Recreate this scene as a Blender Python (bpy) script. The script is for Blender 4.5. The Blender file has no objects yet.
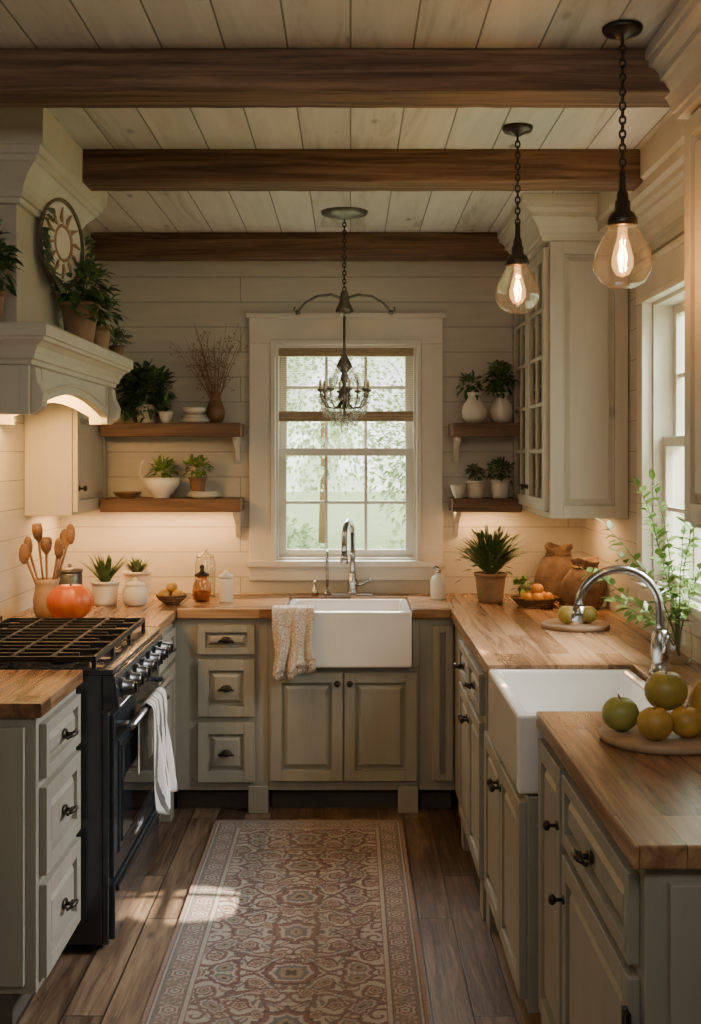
import bpy, math, random
import numpy as np
from mathutils import Vector, Matrix
random.seed(11)
S=bpy.context.scene
COL=S.collection
pi=math.pi
# ============ MATERIAL HELPERS ============
def newmat(name):
    m=bpy.data.materials.new(name); m.use_nodes=True
    nt=m.node_tree; return m,nt,nt.nodes['Principled BSDF']
def node(nt,t,**kw):
    n=nt.nodes.new(t)
    for k,v in kw.items():
        if k.startswith('_'): setattr(n,k[1:],v)
        else:
            key=k.replace('__',' ')
            n.inputs[key].default_value=v
    return n
def ramp(nt,src,stops):
    r=nt.nodes.new('ShaderNodeValToRGB'); e=r.color_ramp.elements
    while len(e)<len(stops): e.new(.5)
    for i,(p,c) in enumerate(stops):
        e[i].position=p; e[i].color=(c[0],c[1],c[2],1)
    nt.links.new(src,r.inputs[0]); return r.outputs[0]
def bumpit(nt,b,h,strength,dist=.002):
    bp=node(nt,'ShaderNodeBump',Strength=strength,Distance=dist)
    nt.links.new(h,bp.inputs['Height']); nt.links.new(bp.outputs[0],b.inputs['Normal'])
def mul(c,k): return tuple(min(1,max(0,x*k)) for x in c)
def pm(name,col,rough=.5,metal=0,var=.12,scale=9,bump=0,col2=None,coat=0):
    m,nt,b=newmat(name)
    tc=nt.nodes.new('ShaderNodeTexCoord')
    n=node(nt,'ShaderNodeTexNoise',Scale=scale,Detail=5.0,Roughness=.6)
    nt.links.new(tc.outputs['Object'],n.inputs['Vector'])
    c2=col2 or mul(col,1+var)
    out=ramp(nt,n.outputs[0],[(.3,mul(col,1-var)),(.7,c2)])
    nt.links.new(out,b.inputs['Base Color'])
    b.inputs['Roughness'].default_value=rough; b.inputs['Metallic'].default_value=metal
    if coat: b.inputs['Coat Weight'].default_value=coat
    if bump: bumpit(nt,b,n.outputs[0],bump)
    return m
def wood(name,c1,c2,along='x',across='y',pw=.1,pl=1.2,gap=.003,groove=.35,rough=.45,stretch=1.6,cross=26,bump=.3,tone=.5,knots=0,dark=None,dp=.18):
    m,nt,b=newmat(name); L=nt.links.new
    tc=nt.nodes.new('ShaderNodeTexCoord'); sp=nt.nodes.new('ShaderNodeSeparateXYZ'); L(tc.outputs['Object'],sp.inputs[0])
    ax={'x':0,'y':1,'z':2}
    def comp(a):
        if a in ax: return sp.outputs[ax[a]]
        n=nt.nodes.new('ShaderNodeMath'); n.operation='ADD'; L(sp.outputs[0],n.inputs[0]); L(sp.outputs[1],n.inputs[1]); return n.outputs[0]
    cb=nt.nodes.new('ShaderNodeCombineXYZ'); L(comp(along),cb.inputs[0]); L(comp(across),cb.inputs[1])
    br=node(nt,'ShaderNodeTexBrick',Scale=1.0); br.offset=.37; br.offset_frequency=2
    br.inputs['Color1'].default_value=(0,0,0,1); br.inputs['Color2'].default_value=(1,1,1,1); br.inputs['Mortar'].default_value=(.5,.5,.5,1)
    br.inputs['Mortar Size'].default_value=gap; br.inputs['Mortar Smooth'].default_value=.2
    br.inputs['Brick Width'].default_value=pl; br.inputs['Row Height'].default_value=pw
    L(cb.outputs[0],br.inputs['Vector'])
    rest=[a for a in 'xyz' if a!=along and a!=across]
    m1=node(nt,'ShaderNodeMath'); m1.operation='MULTIPLY_ADD'; L(br.outputs[0],m1.inputs[0]); m1.inputs[1].default_value=9.0
    L(comp(rest[0]),m1.inputs[2])
    cb2=nt.nodes.new('ShaderNodeCombineXYZ'); L(comp(along),cb2.inputs[0]); L(comp(across),cb2.inputs[1]); L(m1.outputs[0],cb2.inputs[2])
    mp=nt.nodes.new('ShaderNodeMapping'); mp.inputs['Scale'].default_value=(stretch,cross,cross if along!='s' else 3); L(cb2.outputs[0],mp.inputs[0])
    n=node(nt,'ShaderNodeTexNoise',Scale=1.0,Detail=6.0,Roughness=.62,Distortion=.8); L(mp.outputs[0],n.inputs['Vector'])
    a=node(nt,'ShaderNodeMath'); a.operation='MULTIPLY_ADD'; L(br.outputs[0],a.inputs[0]); a.inputs[1].default_value=tone
    s=node(nt,'ShaderNodeMath'); s.operation='SUBTRACT'; L(n.outputs[0],s.inputs[0]); s.inputs[1].default_value=tone*.5; L(s.outputs[0],a.inputs[2])
    stops=[(.28,c1),(.72,c2)]
    if dark: stops=[(dp,dark),(dp+.17,c1),(.75,c2)]
    out=ramp(nt,a.outputs[0],stops)
    last=out
    if knots:
        mk=nt.nodes.new('ShaderNodeMapping'); mk.inputs['Scale'].default_value=(3.2,7,7); L(cb2.outputs[0],mk.inputs[0])
        v=node(nt,'ShaderNodeTexVoronoi',Scale=1.0); L(mk.outputs[0],v.inputs['Vector'])
        kr=ramp(nt,v.outputs['Distance'],[(.03,(1-knots,)*3),(.13,(1,1,1))])
        mx=nt.nodes.new('ShaderNodeMixRGB'); mx.blend_type='MULTIPLY'; mx.inputs[0].default_value=1; L(last,mx.inputs[1]); L(kr,mx.inputs[2]); last=mx.outputs[0]
    g=ramp(nt,br.outputs['Fac'],[(0,(1,1,1)),(1,(groove,)*3)])
    mx=nt.nodes.new('ShaderNodeMixRGB'); mx.blend_type='MULTIPLY'; mx.inputs[0].default_value=1; L(last,mx.inputs[1]); L(g,mx.inputs[2])
    L(mx.outputs[0],b.inputs['Base Color']); b.inputs['Roughness'].default_value=rough
    h=node(nt,'ShaderNodeMath'); h.operation='MULTIPLY_ADD'; L(br.outputs['Fac'],h.inputs[0]); h.inputs[1].default_value=-2.0; L(n.outputs[0],h.inputs[2])
    bumpit(nt,b,h.outputs[0],bump,.003)
    return m
def emis(name,col,st):
    m,nt,b=newmat(name); b.inputs['Base Color'].default_value=(*col,1)
    b.inputs['Emission Color'].default_value=(*col,1); b.inputs['Emission Strength'].default_value=st; return m
def thinglass(name,tint=(1,1,1),gl=.12,rough=.02,edge=None,glow=0):
    m,nt,b=newmat(name); L=nt.links.new
    nt.nodes.remove(b); o=nt.nodes['Material Output']
    t=nt.nodes.new('ShaderNodeBsdfTransparent'); t.inputs[0].default_value=(*tint,1)
    g=nt.nodes.new('ShaderNodeBsdfGlossy'); g.inputs['Roughness'].default_value=rough
    lw=node(nt,'ShaderNodeLayerWeight',Blend=.35)
    if edge:
        L(ramp(nt,lw.outputs['Facing'],[(.35,tint),(1,edge)]),t.inputs[0])
    r=ramp(nt,lw.outputs['Facing'],[(0,(gl*.4,)*3),(.6,(gl,)*3),(1,(.75,)*3)])
    mx=nt.nodes.new('ShaderNodeMixShader'); L(r,mx.inputs[0]); L(t.outputs[0],mx.inputs[1]); L(g.outputs[0],mx.inputs[2]); last=mx.outputs[0]
    if glow:
        e=nt.nodes.new('ShaderNodeEmission'); e.inputs[0].default_value=(1,.60,.28,1); e.inputs[1].default_value=glow
        ad=nt.nodes.new('ShaderNodeAddShader'); L(last,ad.inputs[0]); L(e.outputs[0],ad.inputs[1]); last=ad.outputs[0]
    L(last,o.inputs[0])
    return m
def leafmat(name,c1,c2): return pm(name,c1,.5,0,.3,22,0,c2)
M={}
GRE=(.315,.300,.245)
M['cab']=wood('greige_painted_wood',mul(GRE,.90),mul(GRE,1.08),'z','x',pw=9,pl=9,gap=0,rough=.45,stretch=1.5,cross=12,bump=.12,tone=.0,dark=mul(GRE,.62),dp=.18)
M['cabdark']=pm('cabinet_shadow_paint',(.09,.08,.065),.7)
M['wallcab']=wood('cream_painted_cabinet_wood',(.47,.44,.365),(.54,.51,.43),'z','x',pw=9,pl=9,gap=0,rough=.5,stretch=1.2,cross=10,bump=.12,tone=0,knots=.5,dark=(.33,.295,.23),dp=.17)
M['wall']=wood('cream_shiplap',(.50,.47,.395),(.575,.545,.465),'s','z',pw=.125,pl=2.6,gap=.0024,groove=.5,rough=.6,stretch=1.3,cross=16,bump=.35,tone=.22)
M['ceil']=wood('whitewashed_ceiling_planks',(.51,.49,.445),(.64,.62,.57),'y','x',pw=.165,pl=2.7,gap=.003,groove=.32,rough=.6,stretch=1.4,cross=12,bump=.4,tone=.25,knots=.6,dark=(.34,.31,.265),dp=.2)
M['trim']=pm('cream_trim_paint',(.65,.61,.52),.42,0,.06,6)
M['crown']=pm('cream_crown_paint',(.53,.50,.42),.5,0,.08,6)
M['beam']=wood('weathered_brown_beam_wood',(.095,.048,.026),(.27,.16,.09),'x','z',pw=9,pl=9,gap=0,rough=.7,stretch=1.8,cross=42,bump=1.0,tone=0,dark=(.028,.015,.009),dp=.25)
M['shelf']=wood('brown_shelf_wood',(.10,.052,.03),(.25,.14,.078),'x','z',pw=9,pl=9,gap=0,rough=.6,stretch=2,cross=30,bump=.5,tone=0,dark=(.04,.02,.01))
M['floor']=wood('worn_brown_floor_planks',(.115,.072,.044),(.31,.215,.14),'y','x',pw=.118,pl=1.1,gap=.003,groove=.2,rough=.33,stretch=3.0,cross=38,bump=.7,tone=.32,dark=(.045,.027,.016),dp=.25,knots=.7)
M['topx']=wood('butcher_block_lengthwise',(.20,.10,.05),(.43,.26,.135),'x','y',pw=.085,pl=1.1,gap=.0012,groove=.45,rough=.27,stretch=2.5,cross=30,bump=.12,tone=.42,dark=(.10,.05,.023),dp=.22)
M['topy']=wood('butcher_block_crosswise',(.20,.10,.05),(.43,.26,.135),'y','x',pw=.085,pl=1.1,gap=.0012,groove=.45,rough=.27,stretch=2.5,cross=30,bump=.12,tone=.42,dark=(.10,.05,.023),dp=.22)
M['board']=wood('pale_board_wood',(.28,.175,.10),(.44,.30,.18),'x','y',pw=9,pl=9,gap=0,rough=.5,stretch=4,cross=50,bump=.1,tone=0)
M['bronze']=pm('dark_bronze_metal',(.055,.045,.038),.38,.85,.2)
M['iron']=pm('black_iron',(.018,.018,.018),.5,.5,.2)
M['chrome']=pm('brushed_chrome',(.42,.42,.42),.22,1,.05)
M['steel']=pm('stove_steel',(.34,.35,.36),.3,1,.08)
M['knobm']=pm('gunmetal_knob',(.10,.10,.105),.3,.9,.08)
M['enamel']=pm('navy_black_enamel',(.028,.033,.040),.2,.2,.15,6,0,coat=.5)
M['ovenglass']=pm('dark_oven_glass',(.012,.015,.02),.05,0,.1,coat=1)
M['porc']=pm('white_porcelain',(.80,.78,.73),.12,0,.03,5,coat=.6)
M['cer']=pm('cream_ceramic',(.68,.64,.55),.4,0,.07,12)
M['cer2']=pm('white_stoneware',(.74,.71,.64),.3,0,.05,12)
M['terra']=pm('weathered_terracotta',(.25,.155,.095),.75,0,.25,14,.2)
M['clay']=pm('brown_glazed_clay',(.20,.105,.055),.45,0,.25,14)
M['taupe']=pm('taupe_stoneware',(.34,.22,.13),.6,0,.2,14)
M['soil']=pm('dark_soil',(.03,.02,.013),.9,0,.3,60,.5)
M['leaf']=leafmat('deep_green_leaves',(.045,.10,.03),(.12,.21,.065))
M['leaf2']=leafmat('fresh_green_leaves',(.13,.27,.04),(.30,.45,.10))
M['leaf3']=leafmat('grey_green_leaves',(.08,.13,.07),(.19,.26,.13))
M['stem']=pm('green_brown_stems',(.14,.15,.06),.7)
M['twig']=pm('dry_twigs',(.26,.16,.09),.8)
M['apple']=pm('yellow_green_apple_skin',(.33,.29,.055),.42,0,.25,14,0,(.48,.34,.075))
M['gapple']=pm('green_apple_skin',(.22,.26,.05),.4,0,.2,14,0,(.36,.36,.085))
M['orange']=pm('orange_peel',(.62,.24,.025),.42,0,.15,40,.15,(.72,.35,.04),.1)
M['yellow']=pm('golden_fruit_skin',(.46,.26,.045),.48,0,.2,16,.1,(.56,.36,.075))
M['tomato']=pm('red_orange_skin',(.50,.065,.008),.42,0,.2,6,0,(.62,.15,.015))
M['wick']=wood('woven_wicker',(.15,.085,.045),(.34,.21,.11),'s','z',pw=.012,pl=.025,gap=.002,groove=.3,rough=.75,stretch=30,cross=60,bump=.9,tone=.5)
M['linen']=pm('brown_sackcloth',(.12,.072,.042),.9,0,.3,20,.5,(.22,.14,.085))
M['glass']=thinglass('clear_window_glass',(.97,.98,.97),.05)
M['pglass']=thinglass('pendant_glow_tinted_glass',(1,.93,.80),.22,.03,(.66,.46,.27),.05)  # bulb's warm glow put into the shade glass as faint emission
M['jar']=thinglass('clear_jar_glass',(.88,.90,.86),.2,.02,(.45,.47,.42))
M['amber']=thinglass('amber_jar_glass',(.80,.55,.30),.2)
M['crystal']=thinglass('crystal_glass',(.97,.97,.95),.6,.04)
M['bulb']=emis('warm_glowing_filament',(1,.52,.18),34)
M['bulbg']=thinglass('glowing_bulb_glass',(1,.8,.5),.1,.05,None,.7)
M['wax']=pm('ivory_candle_wax',(.75,.68,.52),.5)
M['metalpatina']=pm('grey_patina_metal',(.17,.16,.135),.42,.7,.25,30)
M['spoon']=pm('utensil_wood',(.15,.075,.035),.55,0,.3,12,0,(.26,.14,.07))
M['white']=pm('white_soap_bottle',(.75,.71,.63),.35,0,.04)
M['twigframe']=pm('thin_taupe_frame',(.13,.095,.06),.7,0,.3,20)
def towelmat(name,base,stripe,freq,th):
    m,nt,b=newmat(name); L=nt.links.new
    tc=nt.nodes.new('ShaderNodeTexCoord')
    w=node(nt,'ShaderNodeTexWave',Scale=freq,Distortion=.3,Detail=1.0); w.bands_direction='X'; L(tc.outputs['UV'],w.inputs[0])
    n2=node(nt,'ShaderNodeTexNoise',Scale=14.0); L(tc.outputs['UV'],n2.inputs['Vector'])
    md=node(nt,'ShaderNodeMath'); md.operation='MULTIPLY_ADD'; L(n2.outputs[0],md.inputs[0]); md.inputs[1].default_value=.35; L(w.outputs[0],md.inputs[2])
    L(ramp(nt,md.outputs[0],[(th+.10,stripe),(th+.2,base)]),b.inputs['Base Color']); b.inputs['Roughness'].default_value=.95
    n=node(nt,'ShaderNodeTexNoise',Scale=300.0); bumpit(nt,b,n.outputs[0],.3)
    return m
M['towel']=towelmat('white_towel_grey_stripes',(.70,.68,.63),(.15,.14,.135),3.2,.22)
m,nt,b_=newmat('cream_towel_faded_rust_floral'); L=nt.links.new; tc=nt.nodes.new('ShaderNodeTexCoord')
n1=node(nt,'ShaderNodeTexNoise',Scale=5.5,Detail=2.0,Distortion=1.6); L(tc.outputs['UV'],n1.inputs['Vector'])
L(ramp(nt,n1.outputs[0],[(.40,(.66,.60,.50)),(.455,(.30,.19,.13)),(.49,(.64,.58,.48)),(.55,(.62,.56,.46)),(.585,(.34,.17,.11)),(.63,(.66,.60,.50))]),b_.inputs['Base Color']); b_.inputs['Roughness'].default_value=.95
n=node(nt,'ShaderNodeTexNoise',Scale=300.0); bumpit(nt,b_,n.outputs[0],.4); M['towel2']=m
# ============ MESH BUILDER ============
class MB:
    def __init__(s): s.v=[];s.f=[];s.mi=[];s.sm=[]
    def add(s,vs,fs,mi=0,sm=False):
        o=len(s.v); s.v+=[tuple(v) for v in vs]
        for f in fs: s.f.append([i+o for i in f]); s.mi.append(mi); s.sm.append(sm)
        return s
    def box(s,x0,x1,y0,y1,z0,z1,mi=0):
        v=[(x0,y0,z0),(x1,y0,z0),(x1,y1,z0),(x0,y1,z0),(x0,y0,z1),(x1,y0,z1),(x1,y1,z1),(x0,y1,z1)]
        return s.add(v,[(0,3,2,1),(4,5,6,7),(0,1,5,4),(1,2,6,5),(2,3,7,6),(3,0,4,7)],mi)
    def rings(s,R,mi=0):
        vs=[];fs=[]
        for (x0,x1,y0,y1,z) in R: vs+=[(x0,y0,z),(x1,y0,z),(x1,y1,z),(x0,y1,z)]
        for k in range(len(R)-1):
            a=4*k
            for i in range(4):
                j=(i+1)%4; fs.append((a+i,a+j,a+4+j,a+4+i))
        fs.append((3,2,1,0)); n=4*(len(R)-1); fs.append((n,n+1,n+2,n+3))
        return s.add(vs,fs,mi)
    def ext(s,pts,O,U,V,W,mi=0):
        O,U,V,W=map(Vector,(O,U,V,W)); n=len(pts)
        vs=[O+U*a+V*b for a,b in pts]+[O+U*a+V*b+W for a,b in pts]
        fs=[tuple(range(n))[::-1],tuple(range(n,2*n))]+[(i,(i+1)%n,n+(i+1)%n,n+i) for i in range(n)]
        return s.add(vs,fs,mi)
    def lathe(s,prof,c=(0,0,0),n=24,mi=0,ax='z',sx=1,sy=1,sm=True,rib=0,ribn=8):
        vs=[];fs=[]
        for r,z in prof:
            for i in range(n):
                a=2*pi*i/n; rr=r*(1+rib*math.cos(ribn*a)); x,y=rr*math.cos(a)*sx,rr*math.sin(a)*sy
                p={'z':(x,y,z),'y':(x,z,y),'x':(z,x,y)}[ax]
                vs.append((p[0]+c[0],p[1]+c[1],p[2]+c[2]))
        for k in range(len(prof)-1):
            for i in range(n):
                j=(i+1)%n; fs.append((k*n+i,k*n+j,(k+1)*n+j,(k+1)*n+i))
        if prof[0][0]>1e-6: fs.append(tuple(range(n))[::-1])
        if prof[-1][0]>1e-6: m=(len(prof)-1)*n; fs.append(tuple(range(m,m+n)))
        return s.add(vs,fs,mi,sm)
    def ball(s,c,r,sc=(1,1,1),n=16,mi=0):
        vs=[];fs=[];m=n//2
        for k in range(m+1):
            t=pi*k/m
            for i in range(n):
                a=2*pi*i/n; vs.append((c[0]+r*sc[0]*math.sin(t)*math.cos(a),c[1]+r*sc[1]*math.sin(t)*math.sin(a),c[2]-r*sc[2]*math.cos(t)))
        for k in range(m):
            for i in range(n):
                j=(i+1)%n; fs.append((k*n+i,k*n+j,(k+1)*n+j,(k+1)*n+i))
        return s.add(vs,fs,mi,True)
    def tube(s,pts,r,n=8,mi=0,closed=False):
        P=[Vector(p) for p in pts]; m=len(P); R=r if isinstance(r,(list,tuple)) else [r]*m
        vs=[];fs=[];prev=None
        for k in range(m):
            if closed: t=P[(k+1)%m]-P[k-1]
            else: t=P[min(k+1,m-1)]-P[max(k-1,0)]
            if t.length<1e-9: t=Vector((0,0,1))
            t.normalize()
            if prev is None:
                u=t.cross(Vector((0,0,1)))
                if u.length<.1: u=t.cross(Vector((1,0,0)))
            else: u=prev-t*prev.dot(t)
            u.normalize(); prev=u; w=t.cross(u)
            for i in range(n):
                a=2*pi*i/n; vs.append(P[k]+(u*math.cos(a)+w*math.sin(a))*R[k])
        K=m if closed else m-1
        for k in range(K):
            k2=(k+1)%m
            for i in range(n):
                j=(i+1)%n; fs.append((k*n+i,k*n+j,k2*n+j,k2*n+i))
        if not closed: fs.append(tuple(range(n))[::-1]); fs.append(tuple(range((m-1)*n,m*n)))
        return s.add(vs,fs,mi,True)
    def leaf(s,p,d,L,w,mi=0,droop=.15):
        p=Vector(p);d=Vector(d).normalized(); side=d.cross(Vector((random.uniform(-.4,.4),random.uniform(-.4,.4),1)))
        if side.length<.05: side=Vector((1,0,0))
        side.normalize(); up=side.cross(d).normalized()
        a=p; b=p+d*L*.35+side*w*.5+up*w*.12; c=p+d*L*.35-side*w*.5+up*w*.12; e=p+d*L*.4
        g=p+d*L*.72+side*w*.36-Vector((0,0,droop*L*.3)); h=p+d*L*.72-side*w*.36-Vector((0,0,droop*L*.3)); t=p+d*L-Vector((0,0,droop*L))
        return s.add([a,b,e,c,g,h,t],[(0,1,2),(0,2,3),(1,4,2),(2,4,6),(2,6,5),(2,5,3)],mi,True)
    def xf(s,mat): s.v=[tuple(mat@Vector(v)) for v in s.v]; return s
    def front(s,x0,x1,z0,z1,fw=.045,t=.022,y=0):
        s.box(x0,x0+fw,y-t,y,z0,z1); s.box(x1-fw,x1,y-t,y,z0,z1)
        s.box(x0+fw,x1-fw,y-t,y,z0,z0+fw); s.box(x0+fw,x1-fw,y-t,y,z1-fw,z1)
        s.box(x0+fw,x1-fw,y-.004,y,z0+fw,z1-fw)
        a=x0+fw+.008;b=x1-fw-.008;c=z0+fw+.008;d=z1-fw-.008;i=min(.02,(b-a)*.3,(d-c)*.3)
        if b-a>.02 and d-c>.02:
            v=[(a,y-.004,c),(b,y-.004,c),(b,y-.004,d),(a,y-.004,d),(a+i,y-t*.8,c+i),(b-i,y-t*.8,c+i),(b-i,y-t*.8,d-i),(a+i,y-t*.8,d-i)]
            s.add(v,[(0,1,5,4),(1,2,6,5),(2,3,7,6),(3,0,4,7),(4,5,6,7)])
        return s
    def mesh(s,name,mats):
        me=bpy.data.meshes.new(name); me.from_pydata(s.v,[],s.f)
        for m in (mats if isinstance(mats,(list,tuple)) else [mats]): me.materials.append(M[m] if isinstance(m,str) else m)
        me.polygons.foreach_set('material_index',s.mi); me.polygons.foreach_set('use_smooth',s.sm); me.update(); return me
def setp(o,label=None,cat=None,group=None,kind=None):
    if label: o['label']=label
    if cat: o['category']=cat
    if group: o['group']=group
    if kind: o['kind']=kind
def bevel(o,w):
    if w:
        b=o.modifiers.new('bevel','BEVEL'); b.width=w; b.segments=2; b.limit_method='ANGLE'; b.angle_limit=.7; b.harden_normals=False
def thing(name,label,cat,loc=(0,0,0),rz=0,group=None,kind=None):
    e=bpy.data.objects.new(name,None); e.empty_display_size=.05; e.location=loc; e.rotation_euler=(0,0,rz); COL.objects.link(e)
    setp(e,label,cat,group,kind); return e
def part(par,name,mb,mats,bev=0,label=None):
    o=bpy.data.objects.new(name,mb.mesh(name,mats)); COL.objects.link(o); o.parent=par; bevel(o,bev)
    if label: o['label']=label
    return o
def solo(name,mb,mats,label,cat,loc=(0,0,0),rz=0,bev=0,group=None,kind=None):
    o=bpy.data.objects.new(name,mb.mesh(name,mats)); COL.objects.link(o); o.location=loc; o.rotation_euler=(0,0,rz); bevel(o,bev)
    setp(o,label,cat,group,kind); return o
def struct(name,mb,mats,bev=0):
    return solo(name,mb,mats,None,None,bev=bev,kind='structure')
LW,RW,BW,CH=-1.45,1.16,5.75,2.68
# ============ SHELL ============
struct('floor',MB().box(LW-.15,RW+.15,-1.6,BW+.15,-.08,0),'floor')
struct('ceiling',MB().box(LW-.15,RW+.15,-1.6,BW+.15,CH,CH+.1),'ceil')
wx0,wx1,wz0,wz1=-.38,.335,1.085,2.165
b=MB(); b.box(LW-.15,wx0,BW,BW+.14,0,CH).box(wx1,RW+.15,BW,BW+.14,0,CH).box(wx0,wx1,BW,BW+.14,0,wz0).box(wx0,wx1,BW,BW+.14,wz1,CH)
struct('wall_back',b,'wall')
struct('wall_left',MB().box(LW-.14,LW,-1.6,BW,0,CH),'wall')
ry0,ry1,rz0_,rz1_=3.30,4.42,1.12,2.20
b=MB(); b.box(RW,RW+.14,-1.6,ry0,0,CH).box(RW,RW+.14,ry1,BW,0,CH).box(RW,RW+.14,ry0,ry1,0,rz0_).box(RW,RW+.14,ry0,ry1,rz1_,CH)
struct('wall_right',b,'wall')
struct('wall_front',MB().box(LW-.15,RW+.15,-1.75,-1.6,0,CH),'wall')
def crownp(o): return [(0,0),(0,-.30),(.018,-.30),(.022,-.275),(.034,-.27),(.034,-.255),(.05,-.245),(o*.45,-.21),(o*.6,-.185),(o*.62,-.172),(o*.8,-.168),(o*.82,-.15),(o,-.145),(o,-.11),(o+.012,-.10),(o+.012,0)]
struct('trim_1',MB().ext(crownp(.19),(LW,-1.6,CH),(1,0,0),(0,0,1),(0,7.35,0)),'crown')
struct('trim_2',MB().ext(crownp(.135),(RW,-1.6,CH),(-1,0,0),(0,0,1),(0,7.35,0)),'crown')
for (y0,y1) in [(3.02,3.17),(4.02,4.17),(5.52,5.67)]:
    b=MB(); n=40; x0,x1=LW+.14,RW-.10
    for i in range(n+1):
        x=x0+(x1-x0)*i/n; j=[random.uniform(-.0014,.0014) for _ in range(4)]
        b.v+=[(x,y0+j[0],2.565+j[1]),(x,y1+j[2],2.565+j[3]),(x,y1,CH),(x,y0+j[0],CH)]
    for i in range(n):
        a=4*i
        for k in range(4):
            l=(k+1)%4; b.f.append([a+k,a+4+k,a+4+l,a+l]); b.mi.append(0); b.sm.append(False)
    b.f.append([0,1,2,3]); b.mi.append(0); b.sm.append(False); a=4*n; b.f.append([a+3,a+2,a+1,a]); b.mi.append(0); b.sm.append(False)
    solo('ceiling_beam',b,'beam','dark rough-sawn wooden beam across the plank ceiling','ceiling beam',bev=.007,group='exposed ceiling beams')
# ============ WINDOWS ============
def window(name,loc,rz,w,z0,z1,cols,rowsU,rowsL,lab):
    t=thing(name,lab,'window',loc,rz,kind='structure'); h=z1-z0; c=.125
    b=MB()
    b.box(-c,0,-.03,0,z0-.02,z1).box(w,w+c,-.03,0,z0-.02,z1).box(-c,w+c,-.032,0,z1,z1+.135)
    b.box(-c-.015,w+c+.015,-.045,0,z1+.125,z1+.15)
    b.box(-.018,.006,-.042,.0,z0,z1-.006).box(w-.006,w+.018,-.042,0,z0,z1-.006).box(-.018,w+.018,-.0425,0,z1-.006,z1+.018)
    part(t,'casing',b,'trim',.003)
    b=MB(); b.box(-c-.01,w+c+.01,-.06,.0,z0-.03,z0).box(-c,w+c,-.025,0,z0-.10,z0-.03).box(.001,w-.001,0,.10,z0-.01,z0+.012)
    part(t,'sill',b,'trim',.003)
    b=MB(); b.box(.001,.02,0,.13,z0+.012,z1-.001).box(w-.02,w-.001,0,.13,z0+.012,z1-.001).box(.02,w-.02,0,.13,z1-.02,z1-.001)
    part(t,'jamb',b,'trim')
    zm=z0+h*.5
    def sash(nm,a,d,y,rows):
        b=MB(); f=.038; b.box(.02,.02+f,y,y+.03,a,d).box(w-.02-f,w-.02,y,y+.03,a,d).box(.02+f,w-.02-f,y,y+.03,a,a+f).box(.02+f,w-.02-f,y,y+.03,d-f,d)
        xi0=.02+f;xi1=w-.02-f
        for i in range(1,cols): x=xi0+(xi1-xi0)*i/cols; b.box(x-.008,x+.008,y+.005,y+.025,a+f,d-f)
        for i in range(1,rows): z=a+f+(d-a-2*f)*i/rows; b.box(xi0,xi1,y+.006,y+.024,z-.008,z+.008)
        o=part(t,nm,b,'trim',.002)
        p=MB().add([(xi0,y+.015,a+f),(xi1,y+.015,a+f),(xi1,y+.015,d-f),(xi0,y+.015,d-f)],[(0,1,2,3)])
        part(o,'window_pane',p,'glass')
    sash('lower_sash',z0+.012,zm+.02,.035,rowsL); sash('upper_sash',zm-.02,z1-.02,.075,rowsU)
    return t
window('window_1',(wx0,BW,0),0,wx1-wx0,wz0,wz1,3,3,2,'cream-framed sash window with muntins over the sink')
window('window_2',(RW,ry1,0),-pi/2,ry1-ry0,rz0_,rz1_,3,2,2,'cream-framed sash window above the side worktop')
m,nt,bs=newmat('woven_reed_blind'); L=nt.links.new; tc=nt.nodes.new('ShaderNodeTexCoord')
w=node(nt,'ShaderNodeTexWave',Scale=34.0,Distortion=2.0,Detail=2.0); w.bands_direction='Z'; L(tc.outputs['Object'],w.inputs[0])
bs.inputs['Base Color'].default_value=(.36,.28,.17,1); bs.inputs['Roughness'].default_value=.8
k=ramp(nt,w.outputs[0],[(.2,(.16,)*3),(.8,(.40,)*3)]); L(k,bs.inputs['Alpha']); M['reed']=m
t=thing('roman_blind','woven reed roman blind pulled halfway down the sink window','window blind',(0,5.765,0))
b=MB(); b.add([(wx0+.022,0,1.80),(wx1-.022,0,1.80),(wx1-.022,0,2.10),(wx0+.022,0,2.10)],[(0,1,2,3)]); part(t,'blind_cloth',b,'reed')
M['reed2']=wood('solid_woven_reed',(.30,.21,.12),(.46,.35,.22),'x','z',pw=.006,pl=.4,gap=.001,groove=.5,rough=.8,stretch=20,cross=40,bump=.3)
b=MB(); b.box(wx0+.021,wx1-.021,-.006,.012,1.778,1.83); part(t,'hem_fold',b,'reed2',.003)
b=MB(); b.box(wx0+.021,wx1-.021,-.01,.016,2.105,2.145); part(t,'valance',b,'reed2',.003)
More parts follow.
